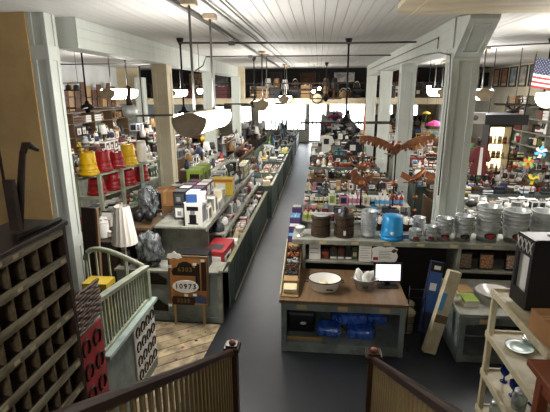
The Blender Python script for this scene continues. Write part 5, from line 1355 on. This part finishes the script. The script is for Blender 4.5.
for k, (x, y, h) in enumerate(((2.55, 9.1, .75), (2.1, 9.25, .7))):
    t = thing('bird_weathervane', 'small copper bird weathervane beside the large column, %s one' % ('right', 'left')[k], 'weathervane', (x, y, 0), (0, 0, R(20)), 'copper weathervanes')
    vane_pole(t, 1.2 + h, ((1.5, .06), (1.2, .05)))
    obj('body', MB().tube([(-.2, 0, 1.16 + h), (0, 0, 1.24 + h), (.12, 0, 1.34 + h), (.17, 0, 1.42 + h)], [.02, .07, .05, .03], 8), M['copper'], t)
    obj('arrow', MB().tube([(-.32, 0, 1.14 + h), (.32, 0, 1.14 + h)], .012, 6).prism([(.3, 1.09 + h), (.42, 1.14 + h), (.3, 1.19 + h)], 'y', -.005, .005), M['copper'], t)
    obj('tail', MB().prism([(-.18, 1.15 + h), (-.4, 1.26 + h), (-.36, 1.38 + h), (-.12, 1.26 + h)], 'y', -.01, .01), M['copper'], t)
# dark baskets with white goods behind the eagle pole
for k, x in enumerate((1.22, 1.70)):
    t = thing('dark_basket', 'dark oval basket of white rolls behind the pails, %s' % ('left', 'right')[k], 'basket', (x, 8.0, 1.10), group='dark baskets of rolls')
    obj('basket_body', MB().lathe([(0, .01), (.16, .01), (.17, 0), (.21, .2), (.22, .22), (.2, .22), (.16, .03), (0, .03)], 20), M['darkwood'], t)
    for q in range(3): obj('weave_band', MB().lathe([(.178 + q * .012, .05 + q * .05), (.186 + q * .012, .06 + q * .05), (.18 + q * .012, .075 + q * .05)], 20), M['rust'], t)
    obj('stand', MB().bbox(-.15, .15, -.1, .1, -.02, 0, .004), M['darkwood'], t)
    for q in range(8):
        obj('white_roll', MB().tube([(-.13 + .09 * (q % 4), -.07 + .1 * (q // 4), .12), (-.13 + .09 * (q % 4) + .02, -.07 + .1 * (q // 4), .29)], .034, 8), M['paper'] if q % 3 else cm('silver'), t)

# posters on the right wall
for k in range(5):
    y = 22.35 - k * .93
    t = thing('framed_poster', 'tall framed poster on the right wall, %s from the left' % ORD[k], 'poster', (XR - .001, y, 3.88), (0, 0, 0), 'framed posters on the right wall')
    obj('frame', MB().box(-.05, 0, -.36, -.31, 0, .85).box(-.05, 0, .31, .36, 0, .85).box(-.05, 0, -.31, .31, 0, .05).box(-.05, 0, -.31, .31, .8, .85), M['darkwood'], t)
    obj('print', MB().box(-.02, -.005, -.31, .31, .05, .8), mat('poster print %d' % k, ('a86a4a', '7a4a34', '4d5f6a', '6a6f78', '3d4a5c')[k], .5, 0, 'worn', ('d8b890', 'b88a60', 'a8b4b8', 'c0b8a8', '8a94a0')[k], 3.5, .9), t)
    obj('caption_strip', MB().box(-.024, -.02, -.25, .25, .08, .16), cm('cream'), t)
o = obj('wall_speaker', MB().bbox(8.1, 8.38, 23.3, 23.75, 3.95, 4.6, .01), M['black']); tag(o, 'black loudspeaker box on the right wall left of the posters', 'speaker')
# flag
t = thing('flag', 'striped flag with starred blue canton on a slanted pole', 'flag', (4.06, 9.2, 2.98), (0, R(3), 0))
obj('pole', MB().tube([(0, 0, .25), (0, 0, 1.42)], .012, 6), M['darkwood'], t)
obj('finial', MB().lathe([(0, 1.42), (.022, 1.44), (0, 1.47)], 8), gold, t)
def wav(u): return .03 * math.sin(u * 9) + .02 * u
fr_, fw_, fh_ = M['paper'], .85, .56
for k in range(13):
    z0 = 1.36 - (k + 1) * fh_ / 13; z1 = 1.36 - k * fh_ / 13
    u0 = .4 if k < 7 else 0
    N = 10
    vs = []
    for q in range(N + 1):
        u = u0 + (1 - u0) * q / N
        dr = -.10 * u
        vs += [(u * fw_, wav(u), z0 + dr), (u * fw_, wav(u), z1 + dr)]
    obj('stripe', MB().add(vs, [(2 * q, 2 * q + 2, 2 * q + 3, 2 * q + 1) for q in range(N)], 0, True), cm('red') if k % 2 == 0 else M['paper'], t)
vs = []
for q in range(6):
    u = .4 * q / 5
    vs += [(u * fw_, wav(u), 1.36 - fh_ * 7 / 13 - .1 * u), (u * fw_, wav(u), 1.36 - .1 * u)]
ct = obj('canton', MB().add(vs, [(2 * q, 2 * q + 2, 2 * q + 3, 2 * q + 1) for q in range(5)], 0, True), cm('navy'), t)
stars = MB()
for r_ in range(9):
    for c_ in range(6 if r_ % 2 == 0 else 5):
        u = (.03 + .066 * c_ + (.033 if r_ % 2 else 0)) * 1.0
        zc_ = 1.36 - fh_ * 7 / 13 * (r_ + .6) / 9.2 - .1 * u
        pts = [(u * fw_ + .0085 * (1 if q % 2 == 0 else .42) * math.sin(q * PI / 5), wav(u) - .004, zc_ + .0085 * (1 if q % 2 == 0 else .42) * math.cos(q * PI / 5)) for q in range(10)]
        stars.add(pts, [tuple(range(10))])
so_ = obj('stars', stars, M['paper'], ct); so_['kind'] = 'stuff'
# lit cabinet with canopy
t = thing('lit_cabinet', 'warmly lit display cabinet under a dark canopy in the right bay', 'cabinet', (4.9, 12.55, 0))
obj('cabinet_base', MB().bbox(-.3, .3, -.25, .3, 0, 1.55, .01), M['darkwood'], t)
obj('lining', MB().box(-.27, .27, .2, .22, 1.57, 2.72), M['cabglow'], t)
for s in (-1, 1): obj('side_frame', MB().bbox(s * .29 - .02, s * .29 + .02, -.25, .25, 1.55, 2.78, .004), M['darkwood'], t)
for z in (1.9, 2.3): obj('glass_shelf', MB().box(-.27, .27, -.2, .2, z, z + .01), M['steel'], t)
obj('cabinet_top', MB().bbox(-.32, .32, -.27, .27, 2.78, 2.84, .004), M['darkwood'], t)
r_ = random.Random(77)
for z in (1.552, 1.911, 2.311):
    for k in range(4):
        item(r_.choice(['jar', 'figurine', 'jug']), r_.choice(['cream', 'white', 'tan', 'brown']), r_.choice(['tan', 'white', 'orange']), 'white', (4.71 + k * .125, 12.45, z), (.11, .11, .2), 0, 'inside the lit cabinet', 'goods in the lit cabinet')
t = thing('canopy_sign', 'dark canopy box with pale printed side panel hanging in the right bay', 'sign', (0, 0, 0))
obj('canopy_box', MB().bbox(4.25, 5.3, 11.7, 13.2, 2.86, 3.12, .01), cm('charcoal'), t)
obj('pale_panel', MB().prism([(3.5, 2.92), (4.24, 2.88), (4.24, 3.16), (3.5, 3.2)], 'y', 11.72, 11.76), cm('white'), t)
for k, (x, c) in enumerate(((3.75, 'grey'), (4.0, 'grey'))): obj('print_roundel', MB().lathe([(0, 0), (.07, 0), (.07, .004), (0, .004)], 14, mtx=Matrix.Translation((x, 11.719, 3.04)) @ Matrix.Rotation(R(90), 4, 'X')), cm(c), t)
for x in (4.6, 5.25): obj('hanger', MB().tube([(x, 12.5, 3.12), (x, 12.5, CZ)], .01), M['iron'], t)
# robe, paper lanterns, pinwheels
t = thing('hanging_robe', 'crimson robe with white trim hanging beside the lit cabinet', 'robe', (3.85, 10.72, 1.75))
obj('robe', MB().prism([(-.17, 0), (.17, 0), (.13, .42), (.2, .3), (.26, .36), (.15, .64), (.05, .7), (-.05, .7), (-.15, .64), (-.26, .36), (-.2, .3), (-.13, .42)], 'y', -.07, .07), cm('crimson'), t)
obj('white_trim', MB().prism([(-.03, 0), (.06, 0), (.04, .66), (-.02, .66)], 'y', -.08, -.071), M['paper'], t)
obj('hanger', MB().tube([(-.15, 0, .66), (0, 0, .72), (0, 0, .82)], .01, 5), M['iron'], t)
obj('stand', MB().tube([(0, .1, -1.75), (0, .1, .8), (0, 0, .82)], .015, 6), M['iron'], t)
for k, (x, y, z, c, rr_) in enumerate(((3.22, 12.6, 2.78, 'magenta', .26), (3.58, 12.8, 2.83, 'skyblue', .15), (3.35, 12.9, 2.5, 'teal', .14), (3.0, 12.7, 3.1, 'yellow', .12))):
    t = thing('paper_parasol', '%s paper parasol hanging left of the large column' % CNAME.get(c, c), 'parasol', (x, y, z), group='paper parasols by the column')
    obj('shade', MB().lathe([(rr_, 0), (rr_ * .7, rr_ * .3), (.02, rr_ * .55), (0, rr_ * .55)], 10, smooth=False), cm(c), t)
    obj('stick', MB().tube([(0, 0, -.2), (0, 0, rr_ * .6)], .008, 5), M['rawwood'], t)
    obj('string', MB().tube([(0, 0, rr_ * .6), (0, 0, CZ - z)], .003, 4), M['iron'], t)
for k, (x, y, z, c1, c2) in enumerate(((4.3, 9.26, 2.28, 'lime', 'orange'), (4.42, 9.22, 1.95, 'green', 'yellow'), (4.52, 9.27, 2.5, 'skyblue', 'white'))):
    t = thing('pinwheel', '%s and %s spinning garden pinwheel in the right bay' % (CNAME.get(c1, c1), c2), 'pinwheel', (x, y, z), group='pinwheels in the right bay')
    for q in range(6):
        obj('vane', MB().prism([(0, 0), (.13, .01), (.1, .07), (.03, .05)], 'y', -.006 - .004 * q, .0 - .004 * q, mtx=Matrix.Rotation(q * PI / 3, 4, 'Y')), cm(c1 if q % 2 else c2), t)
    obj('hub', MB().lump((0, -.03, 0), (.06, .06, .06), 1, .05, 1), cm(c2), t)
    obj('stick', MB().tube([(0, .01, 0), (0, .01, -z + .02)], .008, 5), M['iron'], t)
# antler on the right shelf, goose and black ornaments in the left bay
t = thing('antler_mount', 'dark antler ornament standing high in the right bay', 'antler', (4.55, 11.2, 3.141)); t.location = (5.0, 11.95, 3.142)
for s in (-1, 1):
    obj('antler', MB().tube([(0, 0, .02), (s * .1, 0, .14), (s * .2, 0, .3), (s * .16, 0, .46)], [.03, .026, .02, .008], 6).tube([(s * .1, 0, .14), (s * .26, -.02, .22)], [.02, .006], 5), M['rust'], t)
obj('base', MB().lump((0, 0, .06), (.3, .2, .12), 2, .3), M['rust'], t)
t = thing('hanging_goose', 'grey metal goose ornament hanging in front of the left bay', 'ornament', (-4.0, 9.0, 3.3))
obj('body', MB().lump((0, 0, 0), (.3, .42, .3), 4, .15, 2), M['galv'], t)
obj('neck', MB().tube([(0, .02, .1), (-.02, .0, .25), (.02, -.02, .4), (.05, -.05, .5), (.03, -.1, .52)], [.07, .05, .04, .045, .03], 8), M['rust'], t)
obj('beak', MB().tube([(.03, -.1, .52), (.03, -.17, .5)], [.025, .008], 6), M['iron'], t)
obj('cord', MB().tube([(0, 0, .14), (0, 0, CZ - 3.3)], .004, 4), M['iron'], t)
obj('tail', MB().prism([(-.06, .18), (.06, .18), (.1, .34), (-.1, .34)], 'z', .0, .03), M['galv'], t)
t = thing('hanging_hats', 'row of black and white hats hanging on a rail in the left bay', 'hats', (-6.95, 11.3, 3.75))
obj('rail', MB().tube([(-.7, 0, .2), (.6, 0, .2)], .012), M['iron'], t)
for k in range(6): obj('hat', MB().lathe([(.14, 0), (.14, .02), (.08, .04), (.07, .14), (0, .16)], 12, c=(-.6 + k * .22, 0, .0)), M['black'] if k % 3 else M['paper'], t)
for x in (-.65, .55): obj('hanger', MB().tube([(x, 0, .2), (x, 0, CZ - 3.75)], .006, 4), M['iron'], t)
for k in range(6): obj('hook', MB().tube([(-.6 + k * .22, 0, .15), (-.6 + k * .22, 0, .2)], .004, 4), M['iron'], t)
for k in range(15):
    hh = .8 + .35 * ((k * 7) % 5) / 5
    o = thing('timber_board', 'brown timber board standing on the left wall shelving, %s' % ('%s from the far end' % ORD[k] if k < 9 else '%s from the near end' % ORD[14 - k]), 'board', (-9.15, 19.3 - k * .42, 2.602 if False else 3.02), (R(2 - k % 3), R(4), 0), 'timber boards in the left bay')
    obj('board', MB().bbox(-.02, .02, -.16, .16, 0.012, hh, .004), cm('brown') if k % 3 else cm('tan'), o)
    obj('batten', MB().box(.02, .035, -.15, .15, hh * .5, hh * .5 + .06), M['darkwood'], o)
t = thing('timber_ledge', 'long brown ledge carrying the timber boards on the left wall', 'ledge', (0, 0, 0))
obj('ledge_board', MB().bbox(-9.39, -8.75, 12.9, 19.6, 2.97, 3.02, .005), M['brownwood'], t)
for y in (13.2, 15.2, 17.2, 19.2): obj('bracket', MB().prism([(-9.39, 2.97), (-8.85, 2.97), (-9.39, 2.9)], 'y', y - .02, y + .02), M['brownwood'], t)
# clock
t = thing('wall_clock', 'round wall clock on the beige beam over the aisle end', 'clock', (-.1, 20.04, 3.42), (R(90), 0, 0))
obj('rim', MB().lathe([(.0, 0), (.24, 0), (.25, .03), (.22, .05), (.2, .04)], 20), M['darkwood'], t)
obj('face', MB().lathe([(0, .041), (.2, .041), (.2, .046), (0, .046)], 20), cm('cream'), t)
obj('hand', MB().box(-.008, .008, -.02, .13, .046, .05), M['black'], t)
obj('hand', MB().box(-.02, .09, -.008, .008, .05, .054), M['black'], t)
# upper storage level: railing and old goods
t = thing('storage_railing', 'dark rail across the upper storage opening', 'railing', (0, 0, 0))
for z in (3.75, 4.05): obj('rail', MB().bbox(-9.3, 6.1, 20.3, 20.34, z, z + .05, .004), M['darkwood'], t)
for k in range(13): obj('rail_post', MB().bbox(-9.2 + k * 1.25, -9.14 + k * 1.25, 20.3, 20.36, 3.42, 4.1, .004), M['darkwood'], t)
fill(-3.3, 2.1, 20.6, 21.4, 3.421, 'x', 2, ['lantern', 'lamp', 'jug', 'crate', 'kettle'], ['charcoal', 'brown', 'tan', 'black', 'brown', 'brown'], 'in the upper storage over the aisle', 'old goods on the upper level', 701, 2.4, .9, .9)
fill(-8.0, -4.1, 20.6, 21.4, 3.421, 'x', 2, ['crate', 'carton', 'lantern'], ['brown', 'tan', 'black', 'charcoal', 'crimson'], 'in the upper storage, left bay', 'old goods on the upper level', 702, 2.6, .9, .9)
fill(2.8, 6.0, 20.6, 21.4, 3.421, 'x', 2, ['crate', 'carton', 'lantern'], ['brown', 'black', 'charcoal', 'crimson'], 'in the upper storage, right bay', 'old goods on the upper level', 703, 2.6, .9, .9)
for k, (x, z, w, h, c) in enumerate(((-6.2, 4.25, 1.0, .75, 'tan'), (-5.0, 4.3, .7, .6, 'grey'), (-.6, 4.35, .8, .5, 'brown'), (1.2, 4.4, 1.0, .45, 'white'), (4.2, 4.3, 1.1, .5, 'crimson'), (-2.2, 4.4, .7, .5, 'charcoal'))):
    t = thing('old_sign', 'faded %s sign board on the back of the upper storage' % c, 'sign', (x, 22.55, z))
    obj('board', MB().bbox(-w / 2, w / 2, -.03, .0, -h / 2, h / 2, .005), mat('faded sign ' + c, COLS[c], .8, 0, 'worn', '2c241c', 3, .8), t)
    obj('edge', MB().box(-w / 2 - .03, w / 2 + .03, -.035, -.01, -h / 2 - .03, -h / 2), M['darkwood'], t); obj('edge', MB().box(-w / 2 - .03, w / 2 + .03, -.035, -.01, h / 2, h / 2 + .03), M['darkwood'], t)
# clothes on hangers under the far windows
r_ = random.Random(12)
for k in range(26):
    x = -3.3 + k * .26 if k < 13 else .9 + (k - 13) * .18
    item('hang_shirt', r_.choice(['black', 'charcoal', 'black', 'white', 'grey']), r_.choice(['white', 'black', 'grey']), 'silver', (x, 30.5, 1.96 - .8), (.5, .1, .8), R(86) + r_.random() * .1, 'on the far clothes rail', 'shirts on the far rail')
for a, b, lab in ((-3.5, .1, 'left'), (.7, 3.3, 'right')):
    t = thing('clothes_rail', 'steel clothes rail near the far windows, %s one' % lab, 'rail', (0, 0, 0))
    obj('bar', MB().tube([(a, 30.5, 1.98), (b, 30.5, 1.98)], .02), M['galv'], t)
    for x in (a, b): obj('upright', MB().tube([(x, 30.5, 0), (x, 30.5, 1.98)], .02), M['galv'], t)
# paint marks on the plank floor
for k, (x, y, c, r_) in enumerate(((-1.95, 5.5, 'red', .03), (-2.0, 5.95, 'red', .025), (-1.8, 5.7, 'black', .03), (-1.95, 5.2, 'black', .02), (-2.08, 5.75, 'black', .02), (-1.72, 5.95, 'black', .018), (-1.85, 4.95, 'black', .03), (-1.75, 5.35, 'yellow', .015))):
    obj('paint_mark', MB().prism([(x + r_ * (1.3 if q % 2 else .7) * math.cos(q * PI / 5), y + r_ * (1.3 if q % 2 else .7) * math.sin(q * PI / 5)) for q in range(10)], 'z', .0176, .0182), cm(c), bpy.data.objects['floor'])

# ================================================================== leave out goods wholly hidden behind others, tell look-alikes apart
bpy.context.view_layer.update()
from mathutils.bvhtree import BVHTree
_v, _p, _own = [], [], []
for oi, ob in enumerate(list(COL.objects)):
    if ob.type != 'MESH': continue
    me, mw, n0 = ob.data, ob.matrix_world, len(_v)
    _v.extend([mw @ v.co for v in me.vertices])
    for f in me.polygons:
        _p.append([n0 + i for i in f.vertices]); _own.append(ob.name)
bvh = BVHTree.FromPolygons(_v, _p)
views = [Vector((0, 0, CAM_H)), Vector((-.7, .1, CAM_H + .1)), Vector((.7, .1, CAM_H + .1))]
def seen(o):
    bb = [o.matrix_world @ Vector(c) for c in o.bound_box]
    top = [bb[i] for i in (1, 2, 5, 6)]
    c = sum(bb, Vector()) / 8
    tc_ = sum(top, Vector()) / 4
    pts = [c, tc_] + [p.lerp(c, .12) for p in top] + [p.lerp(c, .25) for p in (bb[0], bb[4], bb[3], bb[7])] + [(bb[1] + bb[5]) / 2 * .9 + c * .1, (bb[5] + bb[6]) / 2 * .9 + c * .1, (bb[1] + bb[2]) / 2 * .9 + c * .1]
    for v in views:
        for p in pts:
            q = p - v
            dz = q.dot(fw)
            if dz < .1 or abs(q.dot(r2) / dz) > .74 or abs(q.dot(u2) / dz) > .58:
                continue
            dist = q.length
            loc, nr_, ix, dd_ = bvh.ray_cast(v, q.normalized(), dist + .02)
            if loc is None or _own[ix] == o.name:
                return True
    return False
gone = [o for o in ITEMS if o.name in PRUNE and not seen(o)]
ITEMS = [o for o in ITEMS if o not in set(gone)]
for o in gone:
    bpy.data.objects.remove(o)
from collections import defaultdict
by = defaultdict(list)
for o in ITEMS:
    by[o['label']].append(o)
NUM = ['', 'leftmost', 'second from left', 'third from left', 'fourth from left', 'fifth from left', 'sixth from left', 'seventh from left', 'eighth from left', 'ninth from left', 'tenth from left']
for lab, os_ in by.items():
    if len(os_) < 2 or len(os_) > 10:
        continue
    os_.sort(key=lambda o: screen_x(o.location))
    for k, o in enumerate(os_):
        o['label'] = lab + ', ' + (NUM[k + 1] if k < len(os_) - 1 or k == 0 else 'rightmost')
